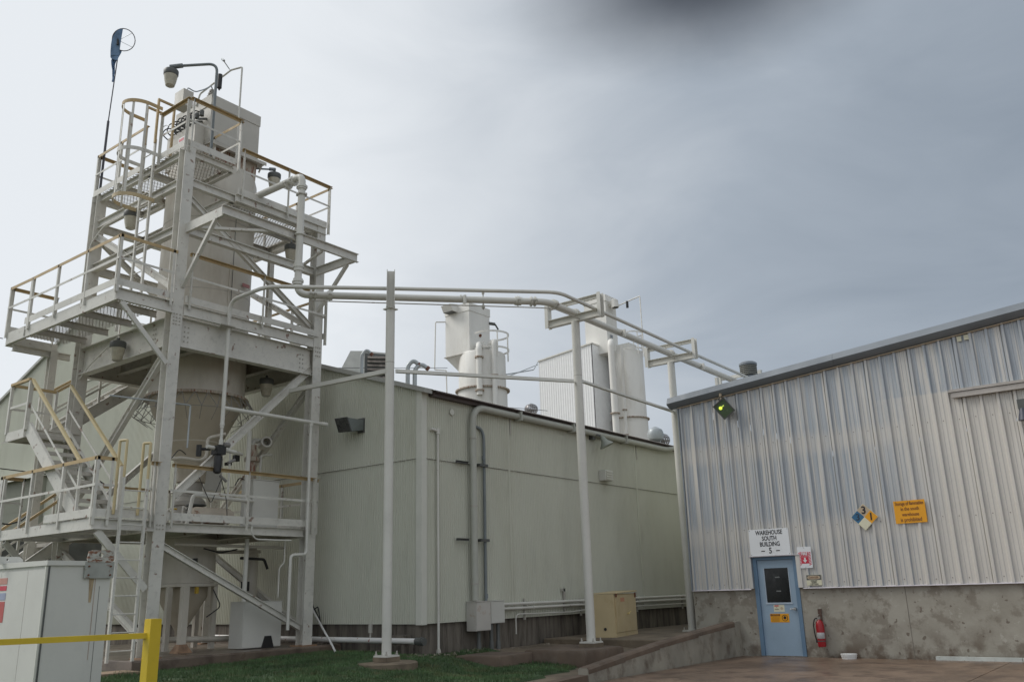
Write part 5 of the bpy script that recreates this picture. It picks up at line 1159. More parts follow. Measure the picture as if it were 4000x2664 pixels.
# ladders
def ladder(name, label, x, y, z0, z1, ax, w, first=.3, tops=None):
    t = thing(name, label, 'ladder', (x, y, z0))
    d = Vector((1, 0, 0)) if ax == 'x' else Vector((0, 1, 0)); p = Vector((x, y, 0))
    for s_ in (0, 1):
        q = p+d*w*s_; MB().bar(q+Vector((0, 0, z0)), q+Vector((0, 0, z1)), .045, .05, up=(0, 1, 0)).build('stile', STEEL, t)
    z = z0+first
    while z < z1-.05:
        MB().tube(p+Vector((0, 0, z)), p+d*w+Vector((0, 0, z)), .012, 8).build('rung', STEEL, t); z += .305
    return t
t = ladder('ladder', 'straight cream ladder with yellow hoops from the slab to the low platform', 8.17, 15.12, .60, 3.75, 'x', .46, .18)
for xx, y_ in ((8.17, 15.12), (8.63, 15.12)):
    MB().path([(xx, y_, 3.75), (xx, y_, 4.42), (xx-.07, y_+.12, 4.42), (xx-.07, y_+.12, 3.1)], .026, .02, 8).build('grab_rail', STY, t)
t = ladder('cage_ladder', 'caged ladder from the middle platform up to the top platform', 8.88, 16.45, 7.34, 11.3, 'y', .43)
cyc = 16.665
for z, m_ in ((12.0, RAILY), (10.87, STEEL), (9.80, mat('tan_hoop_paint', (.50, .40, .24), .55))):
    hoop = MB(); P = []
    for i in range(21):
        a = R(90+180*i/20); P.append((8.62+.42*math.cos(a), cyc+.36*math.sin(a)))
    P = [(8.90, cyc+.36)]+P+[(8.90, cyc-.36)]
    for a, b in zip(P, P[1:]): hoop.bar((a[0], a[1], z), (b[0], b[1], z), .008, .085)
    hoop.build('cage_hoop', m_, t)
for a in (100, 140, 180, 220, 260):
    px_, py_ = 8.62+.41*math.cos(R(a)), cyc+.35*math.sin(R(a)); MB().bar((px_, py_, 9.76), (px_, py_, 12.04), .05, .01, up=(-math.cos(R(a)), -math.sin(R(a)), 0)).build('cage_strap', STEEL, t)
for y_ in (16.43, 16.90):
    MB().bar((8.86, y_, 11.2), (8.86, y_, 12.25), .045, .045, up=(0, 1, 0)).bar((8.84, y_, 12.27), (9.26, y_, 12.27), .045, .045).bar((9.24, y_, 10.8), (9.24, y_, 12.25), .045, .045, up=(0, 1, 0)).build('grab_rail', RAILY if y_ > 16.6 else RAILY, t)
o = MB().path([(8.95, 16.45, 11.55), (8.95, 16.2, 11.6), (8.95, 15.95, 11.45)], .008, .1).build('gate_chain', GALV); tag(o, 'thin safety chain across the ladder gap on the top platform', 'chain')

# wind sock
t = thing('wind_sock', 'limp torn blue wind sock on a thin dark pole above the tower', 'wind sock', (9.04, 19.08, 10.6))
MB().tube((9.04, 19.08, 10.0), (9.04, 19.04, 12.80), .03, 8).tube((9.04, 19.04, 12.8), (9.04, 18.88, 15.25), .014, 8).build('pole', mat('dark_pole', (.07, .07, .085), .5), t)
rc = Vector((9.03, 18.70, 14.92)); ra = Vector((.62, .70, .35)).normalized(); u1 = Vector((.70, -.70, 0)).normalized(); w1 = ra.cross(u1).normalized()
hp = [rc+(u1*math.cos(2*math.pi*i/24)+w1*math.sin(2*math.pi*i/24)*1.0)*.27 for i in range(25)]
MB().path(hp, .011, 0, 6).build('hoop', mat('dark_pole', (.07, .07, .085)), t)
for a in (40, -40): MB().tube(rc+(u1*math.cos(R(a))+w1*math.sin(R(a)))*.27, rc-u1*.12+w1*.02, .005, 6).build('spoke', GALV, t)
MB().tube(rc-u1*.13-Vector((0, 0, .15)), rc-u1*.13+Vector((0, 0, .10)), .028, 8).build('swivel', DARK, t)
fb = MB(); rows = []
rnd = random.Random(11)
base = Vector((9.04, 18.9, 0))
for j in range(12):
    f_ = j/11; z = 14.92-f_*1.05; row = []
    hw = .22*(1-f_)**1.2+.03
    for i in range(7):
        a = math.pi*(.55+.95*i/6)
        if j == 0: p = rc+(u1*math.cos(a)+w1*math.sin(a))*.27
        elif j <= 3:
            p = (rc+(u1*math.cos(a)+w1*math.sin(a))*.27)*(1-j/4)+(Vector((9.04, 18.92, 14.35))+u1*math.cos(a)*hw)*(j/4)
        else: p = Vector((9.04, 18.95+.06*f_, z))+u1*math.cos(a)*hw*.8+ra*(.05*math.sin(i*1.7+j))
        row.append(p+Vector((rnd.uniform(-.01, .01), rnd.uniform(-.01, .01), 0)))
    rows.append(row)
fb.add([p for r_ in rows for p in r_], [(j*7+i, j*7+i+1, (j+1)*7+i+1, (j+1)*7+i) for j in range(11) for i in range(6)], True).build('torn_fabric', WINDB, t)

# industrial globe lamps: one built, the rest copied
def lamp0(p, label):
    x, y, z = p
    t = thing('jar_lamp', label, 'lamp', p, 'jar shaped industrial lamps on the tower')
    MB().lathe((x, y, z-.13), [(.148, 0), (.160, .02), (.163, .12), (.155, .135), (.06, .15)], 26).build('lamp_head', mat('lamp_head_grey', (.10, .105, .10), .5, var=.1), t)
    MB().lathe((x, y, z-.40), [(.06, .0), (.098, .015), (.125, .12), (.148, .268)], 26).build('glass_jar', LGLASS, t)
    MB().lathe((x, y, z-.405), [(.0, 0), (.07, .002), (.085, .02)], 20, cap=False).build('guard_ring', STEELD, t)
    MB().tube((x, y, z+.0), (x, y, z+.09), .03, 8).build('stem', DKG, t)
    return t
L0 = lamp0((9.10, 16.46, 13.13), 'jar lamp hanging from the curved arm at the very top of the tower')
lamps = [((11.95, 16.35, 11.60), 'jar lamp on a short arm beside the dust collector body'), ((12.29, 16.0, 9.72), 'jar lamp under the third platform beside the big riser pipe'), ((8.90, 17.2, 9.80), 'jar lamp below the top platform inside the ladder cage view'), ((8.84, 17.1, 6.80), 'jar lamp under the middle platform at the left girder'), ((12.0, 16.3, 6.42), 'jar lamp under the middle platform in shade at the right')]
for p, l_ in lamps: copy_tree(L0, vv(p)-vv((9.10, 16.46, 13.13)), label=l_)
t = thing('curved_conduit', 'curved grey conduit arm carrying the topmost jar lamp', 'pipe', (9.77, 15.7, 11.2))
MB().path([(9.77, 15.7, 11.0), (9.77, 15.7, 13.33), (9.14, 16.44, 13.26)], .032, .22, 10, 8).tube((9.26, 16.28, 13.27), (9.08, 16.49, 13.23), .055, 10).build('arm_tube', BLUEG, t)
t = thing('bent_conduit', 'short grey conduit arm holding the jar lamp beside the dust collector', 'pipe', (11.5, 16.4, 11))
MB().path([(11.40, 16.5, 11.60), (11.93, 16.37, 11.73)], .022).tube((11.83, 16.39, 11.71), (11.97, 16.35, 11.74), .045, 8).build('arm_tube', BLUEG, t)
t = thing('lamp_hanger', 'conduit hanger of the jar lamp under the third platform', 'pipe', (12.15, 16, 9.5)); MB().tube((12.29, 16, 9.72), (12.29, 16, 10.0), .014, 6).build('rod', GALV, t)
t = thing('lamp_hanger', 'conduit hanger of the jar lamp inside the ladder cage view', 'pipe', (8.9, 17.2, 9.3)); MB().path([(8.9, 17.2, 9.85), (8.9, 17.2, 9.95), (8.94, 17.5, 9.86), (8.94, 18.5, 9.85), (8.90, 18.95, 9.5), (8.90, 18.98, 8.6)], .016, .15).build('rod', PIPE, t)
t = thing('lamp_hanger', 'conduit feeding the jar lamps under the middle platform', 'pipe', (8.9, 17.1, 6.8)); MB().path([(8.85, 17.1, 6.78), (8.85, 17.1, 6.95), (8.98, 18.6, 6.55), (8.98, 18.95, 6.3), (8.98, 19.0, 6.9)], .016, .12).path([(12.0, 16.3, 6.3), (12.0, 16.3, 7.0)], .014).build('rod', PIPE, t)

# ------------------------------------------------------------------ equipment on the tower levels
ebox('control_cabinet', 'tall cream control cabinet standing on the low platform', 11.50, 12.18, 15.9, 16.3, 3.03, 4.05, TRANSF)
t = ebox('control_cabinet', 'cream cabinet standing on the slab under the low platform', 11.32, 12.28, 15.75, 16.2, .62, 1.52, TRANSF)
MB().hexa([(11.78, 15.70, .60), (12.08, 15.70, .60), (12.08, 15.735, .60), (11.78, 15.735, .60), (11.86, 15.70, .84), (12.00, 15.70, .84), (12.0, 15.735, .84), (11.86, 15.735, .84)]).build('rubber_flap', DARK, t)
ebox('panel_box', 'cream panel box with a dark side behind the tower diagonal', 11.35, 11.80, 17.5, 17.95, 3.95, 4.70, TRANSF)
t = thing('air_receiver', 'small rusty horizontal air tank lying on the low platform', 'tank', (10.5, 16, 3.1))
MB().lathe((10.1, 16.0, 3.24), [(.02, 0), (.13, .03), (.17, .12), (.17, .86), (.13, .95), (.02, .98)], 20, axis=(1, 0, 0)).build('tank_shell', mat('rusty_tank_paint', (.50, .44, .36), .6, var=.1, scale=3, col2=(.22, .08, .03), amt=.9, th=(.58, .66)), t)
for xx in (10.3, 10.85): MB().box(xx, xx+.05, 15.9, 16.1, 3.03, 3.10).build('saddle', STEELD, t)
t = thing('process_pipe', 'cream process pipe looping over the air tank to the cabinet', 'pipe', (10.3, 15.8, 3.1))
MB().path([(9.95, 15.85, 3.05), (10.05, 15.85, 3.62), (10.5, 15.85, 3.60), (11.48, 15.85, 3.58)], .04, .08, 10).build('pipe_run', PIPE, t)
t = thing('process_pipe', 'crooked cream pipe wrapping the silo cone outlet', 'pipe', (10.2, 16.3, 4.2))
MB().path([(9.5, 16.2, 4.32), (9.9, 16.1, 4.38), (10.3, 16.1, 4.36), (10.45, 16.1, 4.45), (10.45, 16.1, 4.85), (10.75, 15.9, 4.95)], .036, .08, 10).build('pipe_run', SILO, t)
t = thing('control_valve', 'black actuated control valve at the end of the small pipe', 'valve', (10.14, 15.2, 4.2))
MB().tube((9.86, 15.2, 4.50), (10.55, 15.25, 4.46), .042, 12).tube((10.55, 15.25, 4.46), (10.95, 15.6, 4.50), .036, 12).build('valve_body', PIPE, t)
MB().box(10.03, 10.22, 15.08, 15.30, 4.36, 4.54).lathe((10.10, 15.16, 3.98), [(.04, 0), (.075, .03), (.08, .34), (.05, .38)], 14).build('actuator', DARK, t)
MB().tube((9.72, 15.25, 4.30), (9.72, 15.25, 4.52), .055, 10).tube((9.72, 15.25, 4.44), (9.95, 15.22, 4.46), .03, 8).build('positioner', DARK, t)
for a_, b_, r_ in (((10.18, 15.1, 4.56), (10.30, 15.1, 4.56), .05), ((10.36, 15.2, 4.22), (10.52, 15.2, 4.30), .03), ((10.2, 15.2, 3.95), (10.35, 15.2, 3.85), .028)): MB().tube(a_, b_, r_, 10).build('regulator', mat('grey_casting', (.22, .21, .2), .5), t)
MB().path([(9.80, 15.3, 3.9), (9.9, 15.2, 3.6), (10.1, 15.3, 3.4), (10.3, 15.3, 3.9)], .008, .1).path([(10.3, 15.3, 3.9), (10.45, 15.3, 3.5), (10.5, 15.3, 3.05)], .008, .1).path([(9.3, 15.5, 4.25), (9.45, 15.5, 4.45), (9.6, 15.5, 4.35)], .010, .1).build('cable', DARK, t)
t = thing('conduit', 'galvanised conduit dropping from a sloping arm in front of the silo cone', 'pipe', (9.6, 15.6, 5))
MB().path([(8.0, 15.6, 5.3), (9.55, 15.6, 5.36), (9.68, 15.6, 5.36), (9.68, 15.6, 4.5)], .018, .03).build('pipe_run', GALV, t)
t = thing('rotary_valve', 'dark ribbed rotary valve and blower under the silo cone on the low platform', 'valve', (10.8, 17.2, 3.03))
for i in range(6): MB().lathe((CX-.15, 16.7, 3.12+i*.075), [(.19, 0), (.21, .01), (.21, .03), (.19, .04)], 18).build('rib', DKG, t)
MB().lathe((CX, CY, 3.03), [(.30, 0), (.30, .5), (.34, .52), (.34, .6), (.25, .7), (.25, 1.02)], 24).build('valve_body', mat('pale_casting', (.36, .34, .3), .5), t)
MB().tube((10.2, 16.4, 3.75), (10.75, 16.4, 3.72), .045, 10).tube((10.6, 16.4, 3.71), (10.85, 16.4, 3.72), .05, 10).build('cylinder', mat('pale_casting', (.36, .34, .3)), t)
for i, (xx, y_) in enumerate(((9.5, 16.1), (9.62, 16.05), (9.78, 16.1), (9.9, 15.95))): MB().path([(xx, y_, 3.03), (xx, y_, 3.25+.05*i), (xx+.08, y_, 3.35)], .018, .03).build('fitting', [DKG, STEEL, mat('yellow_tag', (.5, .33, .04)), STEEL][i], t)
t = thing('filter_column', 'rusty cream filter column with black gauges by the gable wall', 'filter', (12.3, 17.2, 3.03))
MB().lathe((12.15, 16.9, 3.03), [(.12, 0), (.12, .45), (.15, .47), (.15, .53), (.11, .55), (.11, 1.55), (.17, 1.58), (.17, 1.66), (.12, 1.70), (.10, 1.95)], 18).build('column', RUSTY, t)
MB().path([(12.15, 16.9, 4.9), (12.15, 16.9, 5.1), (12.5, 16.9, 5.1)], .06, .08).path([(12.32, 16.8, 3.1), (12.32, 16.8, 4.75), (12.6, 16.8, 4.8)], .028, .05).build('pipe_run', PIPE, t)
MB().lathe((12.42, 16.9, 5.02), [(.09, 0), (.13, .0), (.13, .3), (.09, .3)], 18, axis=(-.3, -.9, .1), cap=False).build('duct_mouth', STEEL, t)
MB().box(11.70, 11.82, 16.9, 17.0, 4.58, 4.72).box(11.85, 11.95, 16.6, 16.75, 3.98, 4.10).box(11.3, 11.42, 16.6, 16.7, 4.42, 4.48).build('gauge', DARK, t)
MB().path([(11.6, 16.7, 4.0), (11.7, 16.7, 4.2), (11.95, 16.7, 4.1), (12.1, 16.7, 4.0)], .012, .1).build('cable', DARK, t)
for i, (xx, y_, z0, z1, r_) in enumerate(((11.37, 15.95, 3.03, 5.1, .05), (10.95, 16.0, 3.1, 4.6, .022), (11.42, 15.9, .62, 2.8, .05), (12.05, 15.6, 1.6, 2.8, .016))):
    o = MB().path([(xx, y_, z0), (xx, y_, (z0+z1)/2), (xx+(.0 if i != 3 else .12), y_, (z0+z1)/2+.1), (xx+(.0 if i != 3 else .12), y_, z1)], r_, .05).build('riser_pipe', PIPE)
    tag(o, ['upright cream pipe behind the long diagonal above the tall cabinet', 'thin upright conduit left of the tall cabinet on the low platform', 'upright cream pipe behind the slab cabinet', 'thin kinked conduit into the top of the slab cabinet'][i], 'pipe')
t = thing('filter_column', 'shaded cream filter vessel on the slab behind the slab cabinet', 'filter', (12.5, 17.0, .6))
MB().lathe((12.35, 17.0, .62), [(.16, 0), (.16, 1.9), (.10, 2.1)], 18).build('column', SILO, t); MB().box(12.0, 12.12, 16.7, 16.85, 1.75, 1.95).box(12.12, 12.3, 16.7, 16.75, 1.55, 1.62).box(11.9, 12.0, 16.6, 16.7, 1.2, 1.45).build('gauge', DARK, t)
o = MB().path([(11.0, 15.18, 3.0), (11.0, 15.18, 2.86), (11.1, 15.18, 2.74), (12.0, 15.18, 2.74)], .016, .08).build('conduit', PIPE); tag(o, 'thin conduit curling down under the low platform beam', 'pipe')
t = thing('under_deck_pipes', 'cluster of pipes and black hoses slung under the low platform', 'pipe', (11.4, 16.5, 2.6))
MB().path([(9.8, 16, 2.66), (12.5, 16, 2.64)], .03).path([(10.4, 16.9, 2.55), (12.5, 16.9, 2.60)], .04).build('pipe_run', SILO, t)
MB().path([(11.5, 16.2, 2.42), (12.1, 16.2, 2.40), (12.2, 16.2, 2.2)], .03, .05).path([(10.6, 16.2, 2.6), (11, 16.2, 2.52), (11.4, 16.2, 2.6)], .015, .1).build('hose', DARK, t)
for i, xx in enumerate((9.05,)):
    o = MB().path([(7.9, 20.9, 4.55), (9.2, 20.9, 4.5), (10.4, 20.9, 4.45)], .012).build('cable', DARK); tag(o, 'black cable strung behind the left bracing towards the silo', 'cable')
o = MB().path([(9.25, 19.6, 4.55), (9.8, 19.6, 4.35), (10.4, 19.6, 4.05)], .028, .2).build('black_hose', DARK); tag(o, 'sagging thick black hose behind the left bracing', 'hose')
o = MB().path([(7.75, 19.6, 3.55), (7.9, 19.6, 3.28), (8.15, 19.6, 3.2), (8.45, 19.6, 3.3), (8.6, 19.6, 3.5)], .016, .1).build('black_hose', DARK); tag(o, 'hose loop hanging between low platform posts at left', 'hose')
t = thing('motor_skid', 'dark machinery block with a blue motor on the slab behind the ladder', 'machine', (9.7, 20.2, .6))
MB().box(8.8, 10.6, 21.0, 21.8, .6, 1.35).build('machine_body', mat('dark_machine', (.045, .042, .04), .6), t)
MB().box(8.75, 10.6, 20.9, 21.8, 1.35, 1.42).build('machine_top', STEELD, t)
MB().lathe((8.7, 20.5, .95), [(.25, 0), (.27, .1), (.27, .6), (.2, .7)], 18, axis=(0, 1, 0)).build('blue_motor', mat('pale_blue_enamel', (.20, .27, .33), .5), t)
t = thing('equipment_shed', 'dark opening and blue door below the low platform at left', 'shed', (8.6, 23, .4))
MB().box(9.4, 12.0, 23.0, 25, .4, 3.2).build('shed_body', DKG, t); MB().box(8.9, 9.35, 22.8, 22.9, .4, 3.0).build('blue_door', mat('navy_door', (.01, .03, .09), .5), t); MB().bar((8.85, 22.7, .4), (8.85, 22.7, 3.1), .10, .10).build('door_post', SIDTRIM, t)

# ------------------------------------------------------------------ foreground: yellow barrier and utility cabinet
t = thing('yellow_barrier', 'bright yellow square post and rail barrier in the left foreground', 'barrier', (4.72, 7.95, .2))
MB().box(4.665, 4.775, 7.90, 8.01, .15, 1.425).build('post', YEL, t); MB().box(4.668, 4.772, 7.903, 8.007, 1.4255, 1.433).build('post_cap', YEL, t)
MB().bar((4.70, 7.97, 1.284), (1.9, 9.22, 1.284), .05, .05).build('rail_bar', YEL, t)
MB().box(1.85, 1.95, 9.17, 9.28, .15, 1.42).build('post', YEL, t)
t = thing('utility_cabinet', 'big cream utility cabinet with a rusty lifting lug in the left foreground', 'utility cabinet', (5.7, 12, .3))
ux0, ux1, uy0, uy1, uz = 5.34, 6.16, 11.5, 13.4, 2.06
MB().box(ux0, ux1, uy0, uy1, .30, uz).build('cabinet_body', TRANSF, t)
for ya, yb in ((11.53, 11.985), (11.995, 12.75), (12.76, 13.36)): MB().box(ux0-.018, ux0-.001, ya, yb, .36, uz-.05).build('side_panel', TRANSF, t)
MB().hexa([(ux0-.03, uy0-.03, uz), (ux1+.02, uy0-.03, uz), (ux1+.02, uy1, uz), (ux0-.03, uy1, uz), (ux0-.03, uy0-.03, uz+.06), (ux1+.02, uy0-.03, uz+.055), (ux1+.02, uy1, uz+.08), (ux0-.03, uy1, uz+.08)]).build('roof_lip', TRANSF, t)
MB().box(ux0+.004, ux0+.022, uy0-.012, uy0-.001, .32, uz-.01).build('corner_gasket', DKG, t)
MB().box(ux0-.026, ux0-.002, uy0+.0, uy0+.028, .32, uz-.01).build('corner_strip', SIDTRIM, t)
MB().box(6.02, 6.024, uy0-.004, uy0-.001, .34, 1.80).build('panel_seam', DKG, t)
RLUG = mat('rusty_lug', (.42, .42, .38), .7, var=.2, scale=7, stretch=(1, 1, 2.6), col2=(.20, .075, .035), amt=.95, th=(.46, .58))
lug = MB(); P = [(-.20, 0), (.20, 0), (.20, .07), (.15, .125), (-.15, .125), (-.20, .07)]
for s_, x0 in ((0, 0),):
    lug.hexa([(5.78, uy0-.03, 2.115), (6.18, uy0-.03, 2.115), (6.18, uy0-.01, 2.115), (5.78, uy0-.01, 2.115), (5.83, uy0-.03, 2.20), (6.14, uy0-.03, 2.20), (6.14, uy0-.01, 2.20), (5.83, uy0-.01, 2.20)])
def plate_hole(cx, y, z0, w, h, hr, th):
    """rounded lug plate pierced by a round hole"""
    n = 24; m = MB(); outer = []; inner = []
    hc = (cx, z0+h*.60)
    for i in range(n):
        a = 2*math.pi*i/n; dx, dz = math.cos(a), math.sin(a)
        s_ = min((w/2)/abs(dx) if abs(dx) > 1e-6 else 9, ((z0+h-hc[1]) if dz > 0 else (hc[1]-z0))/abs(dz) if abs(dz) > 1e-6 else 9)
        if dz > 0 and abs(dx) > .3 and s_ > h*.5: s_ = min(s_, w*.47)
        outer.append((hc[0]+dx*s_, hc[1]+dz*s_)); inner.append((hc[0]+dx*hr, hc[1]+dz*hr))
    for yy in (y, y+th):
        m.v += [(p[0], yy, p[1]) for p in outer]+[(p[0], yy, p[1]) for p in inner]
    for i in range(n):
        j = (i+1) % n
        for f_ in ((i, j, n+j, n+i), (2*n+j, 2*n+i, 3*n+i, 3*n+j), (j, i, 2*n+i, 2*n+j), (n+i, n+j, 3*n+j, 3*n+i)): m.f.append(f_); m.sm.append(False)
    return m
plate_hole(5.985, uy0-.04, 2.10, .36, .155, .028, .02).build('lifting_lug', RLUG, t)
MB().box(5.79, 6.18, uy0-.035, uy0-.005, 1.90, 2.11).build('lug_plate', mat('galv_rusty', (.36, .37, .34), .6, var=.15, scale=4, spots=(5.0, .62, .9, RUST)), t)
for xx in (5.84, 6.13):
    for z in (1.94, 2.05): MB().tube((xx, uy0-.036, z), (xx, uy0-.05, z), .012, 6).build('bolt', mat('rust_bolt', (.16, .06, .03), .8), t)
MB().hexa([(5.895, uy0-.0045, 1.60), (5.925, uy0-.0045, 1.60), (5.925, uy0-.002, 1.60), (5.895, uy0-.002, 1.60), (5.875, uy0-.0045, 1.90), (5.94, uy0-.0045, 1.90), (5.94, uy0-.002, 1.90), (5.875, uy0-.002, 1.90)]).build('rust_run', mat('rust_run_paint', (.40, .31, .20), .8, var=.3, scale=8, stretch=(3, 3, .6)), t)
MB().box(5.955, 5.962, uy0-.0045, uy0-.002, .9, 1.90).build('rust_run', mat('rust_run_thin', (.42, .31, .25), .8, var=.2), t)
plate_hole(5.36, 12.72, 2.12, .40, .10, .015, .02).build('lifting_lug', TRANSF, t)
for (z0, z1, m_) in ((1.86, 1.94, mat('pink_label_print', (.55, .27, .22), .5, bump=0)), (1.78, 1.84, REDP), (1.66, 1.75, mat('blue_label_print', (.33, .36, .48), .5, bump=0)), (1.38, 1.64, mat('faded_red_print', (.48, .10, .09), .5, bump=0)), (.95, 1.02, REDP)):
    MB().box(ux0-.022, ux0-.019, 12.55, 13.1, z0, z1).build('warning_label', m_, t)
# cream yellow cabinet at the end of the ramp
t = thing('steel_locker', 'cream yellow steel locker standing on the dark pad at the ramp end', 'locker', (18.7, 11.4, .5))
lx, ly = 18.15, 11.10
M_ = Matrix.Rotation(R(12), 3, 'Z')
def lk(p): q = M_ @ vv(p); return (lx+q.x, ly+q.y, q.z)
def lbox(x0, x1, y0, y1, z0, z1): return MB().hexa([lk(p) for p in ((x0, y0, z0), (x1, y0, z0), (x1, y1, z0), (x0, y1, z0), (x0, y0, z1), (x1, y0, z1), (x1, y1, z1), (x0, y1, z1))])
lbox(0, 1.57, 0, .54, .50, 1.46).build('locker_body', CABY, t)
lbox(.05, 1.53, -.025, -.001, .60, 1.43).build('door', CABY, t); lbox(0, 1.57, -.02, -.001, .50, .585).build('plinth_panel', CABY, t)
m = MB().hexa([lk(p) for p in ((0, -.05, 1.465), (1.59, -.05, 1.50), (1.59, .54, 1.50), (0, .54, 1.465), (0, -.05, 1.485), (1.59, -.05, 1.53), (1.59, .54, 1.53), (0, .54, 1.485))]); m.build('lid', CABY, t)
lbox(.02, .10, -.045, -.026, 1.39, 1.48).build('hinge', mat('rust_bolt', (.16, .06, .03)), t); lbox(1.43, 1.51, -.045, -.026, 1.36, 1.48).build('hinge', mat('rust_bolt', (.16, .06, .03)), t)
lbox(.38, .66, -.03, -.026, 1.28, 1.37).build('label', mat('faded_red_label', (.5, .24, .14), .5, bump=0), t)
MB().tube(lk((.85, -.026, 1.0)), lk((.85, -.06, 1.0)), .02, 8).tube(lk((.82, -.06, .99)), lk((.99, -.06, 1.05)), .012, 8).build('handle', mat('brass_handle', (.6, .48, .2), .4), t)
MB().tube(lk((-.001, .25, .68)), lk((-.01, .25, .68)), .035, 10).build('vent_hole', DARK, t)

# ------------------------------------------------------------------ far dust collectors behind the roof
U = Vector((.829, -.559, 0)); V = Vector((.559, .829, 0))   # along the view-left/right of that block
def far_box(m_, c, ux, vy, z0, z1, X=Vector((1, 0, 0)), Y=Vector((0, 1, 0))):
    c = vv(c); P = [c, c+X*ux, c+X*ux+Y*vy, c+Y*vy]
    return MB().hexa([(p.x, p.y, z0) for p in P]+[(p.x, p.y, z1) for p in P])
t = thing('far_collector', 'white hopper box collector behind the roof, left of the white tank', 'dust collector', (34.3, 29.1, 11))
c0_ = (34.32, 29.11)
# corner nearest the camera is c0_; faces run +X (right) and +Y (left)
wx, wy = 1.75, 1.72
zt, zb = 16.3, 13.95
far_box(0, (c0_[0], c0_[1], 0), wx, wy, zb, zt).build('box_body', SILOW, t)
far_box(0, (c0_[0]-.03, c0_[1]-.03, 0), wx+.06, wy+.06, zt, zt+.45).build('lid', SILOW, t)
far_box(0, (c0_[0]-.06, c0_[1]-.06, 0), wx+.12, wy+.12, zb-.05, zb).build('flange', STEELD, t)
a = c0_; P = [(a[0], a[1], zb-.05), (a[0]+wx, a[1], zb-.05), (a[0]+wx, a[1]+wy, zb-.05), (a[0], a[1]+wy, zb-.05)]; cc = (a[0]+1.1, a[1]+.4)
Q = [(cc[0]-.15, cc[1]-.15, 12.3), (cc[0]+.15, cc[1]-.15, 12.3), (cc[0]+.15, cc[1]+.15, 12.3), (cc[0]-.15, cc[1]+.15, 12.3)]
MB().hexa(Q+P).build('hopper_cone', SILOW, t)
MB().hexa([(33.9, 29.9, 16.35), (34.3, 29.9, 16.35), (34.3, 30.6, 16.35), (33.9, 30.6, 16.35), (33.7, 29.9, 16.7), (34.3, 29.9, 16.8), (34.3, 30.6, 16.8), (33.7, 30.6, 16.7)]).build('outlet_hood', SILOW, t); MB().box(33.85, 34.28, 29.95, 30.55, 16.33, 16.345).build('hood_mouth', DKG, t)
MB().path([(34.35, 30.85, 16.0), (33.75, 31.05, 15.9), (33.7, 31.08, 13.2), (34.1, 30.6, 13.15), (34.15, 30.5, 8)], .035, .06).build('air_pipe', SILOW, t)
MB().tube((36.05, 29.15, 15.95), (36.3, 28.9, 15.9), .09, 8).tube((36.3, 28.9, 15.9), (36.45, 28.8, 15.6), .05, 8).build('side_valve', DKG, t)
MB().tube((35.2, 29.09, 15.05), (35.2, 29.05, 15.03), .09, 8).build('rust_patch', mat('rust_bolt', (.16, .06, .03)), t)
def tank(label, cx, cy, r, z0, zr, zt, hoops, hc, hz):
    t = thing('far_tank', label, 'tank', (cx, cy, z0), 'white round tanks behind the roof')
    MB().lathe((cx, cy, 0), [(r*1.02, z0), (r*1.02, zr)], 40).build('skirt', SILOW, t)
    MB().lathe((cx, cy, 0), [(r, zr), (r*1.13, zr), (r*1.13, zr+.07), (r, zr+.10)], 40, cap=False).build('ring', RUSTY, t)
    MB().lathe((cx, cy, 0), [(r*.98, zr+.05), (r*.98, zt), (r*.93, zt+.12), (r*.5, zt+.2)], 40).build('shell', SILOW, t)
    MB().box(cx-.4, cx+.7, cy-.5, cy+.6, zt+.15, zt+.75).build('top_box', SILOW, t)
    hx, hy = hc
    for z in hz:
        pts = [(hx+hoops*math.cos(R(a)), hy+hoops*math.sin(R(a)), z) for a in range(-200, 60, 13)]
        m = MB()
        for p, q in zip(pts, pts[1:]): m.bar(p, q, .02, .10)
        m.build('cage_hoop', SILOW, t)
    for a in (-120, -75, -30, 20): MB().bar((hx+hoops*math.cos(R(a)), hy+hoops*math.sin(R(a)), zt-.3), (hx+hoops*math.cos(R(a)), hy+hoops*math.sin(R(a)), hz[0]), .07, .03).build('cage_strap', SILOW, t)
    return t
T1c = (35.75, 28.9)
tank('white round tank with a cage hoop on top, left pair behind the roof', 35.51, 29.24, 1.31, 6, 11.95, 13.9, 1.0, (35.45, 28.56), (14.98, 14.12))
tank('farther white tank beside the corrugated shed with a cage hoop on top', 55.17, 31.44, 1.23, 6, 13.35, 18.35, .85, (55.0, 30.82), (19.75, 18.5))
for i, (pts, r_, l_) in enumerate((([(35.6, 29.3, 14.3), (34.55, 28.65, 14.35), (34.32, 28.45, 14.1), (34.32, 28.45, 11.5)], .16, 'thick cream elbow pipe down the front of the left white tank'), ([(35.5, 29, 14.3), (34.95, 27.9, 14.45), (34.85, 27.85, 14.3), (34.85, 27.85, 10.5)], .14, 'thinner cream pipe right of the elbow pipe on the left white tank'),
        ([(54.6, 32.3, 18.9), (53.3, 31.6, 19.0), (53.0, 31.45, 18.7), (52.9, 31.35, 11.5)], .24, 'thick white elbow pipe beside the corrugated shed'), ([(53.7, 31.0, 18.6), (53.55, 30.95, 11.8)], .12, 'thin white pipe right of the thick elbow pipe by the far tank'))):
    t = thing('tank_pipe', l_, 'pipe', pts[-1]); MB().path(pts, r_, .35, 14, 6).build('pipe_run', SILOW, t)
    p = Vector(pts[-1]); 
    for z in (pts[-1][2]+.2, pts[-1][2]+2.0): MB().lathe((p.x, p.y, z), [(r_, 0), (r_*1.5, 0), (r_*1.5, .08), (r_, .08)], 14, cap=False).build('flange', RUSTY, t)
t = thing('corrugated_shed', 'tall bright white corrugated shed behind the roof', 'building', (52.6, 32.8, 6))
sx_, sy_ = 52.6, 32.82
n = 24; wy_ = 4.9
pts = []
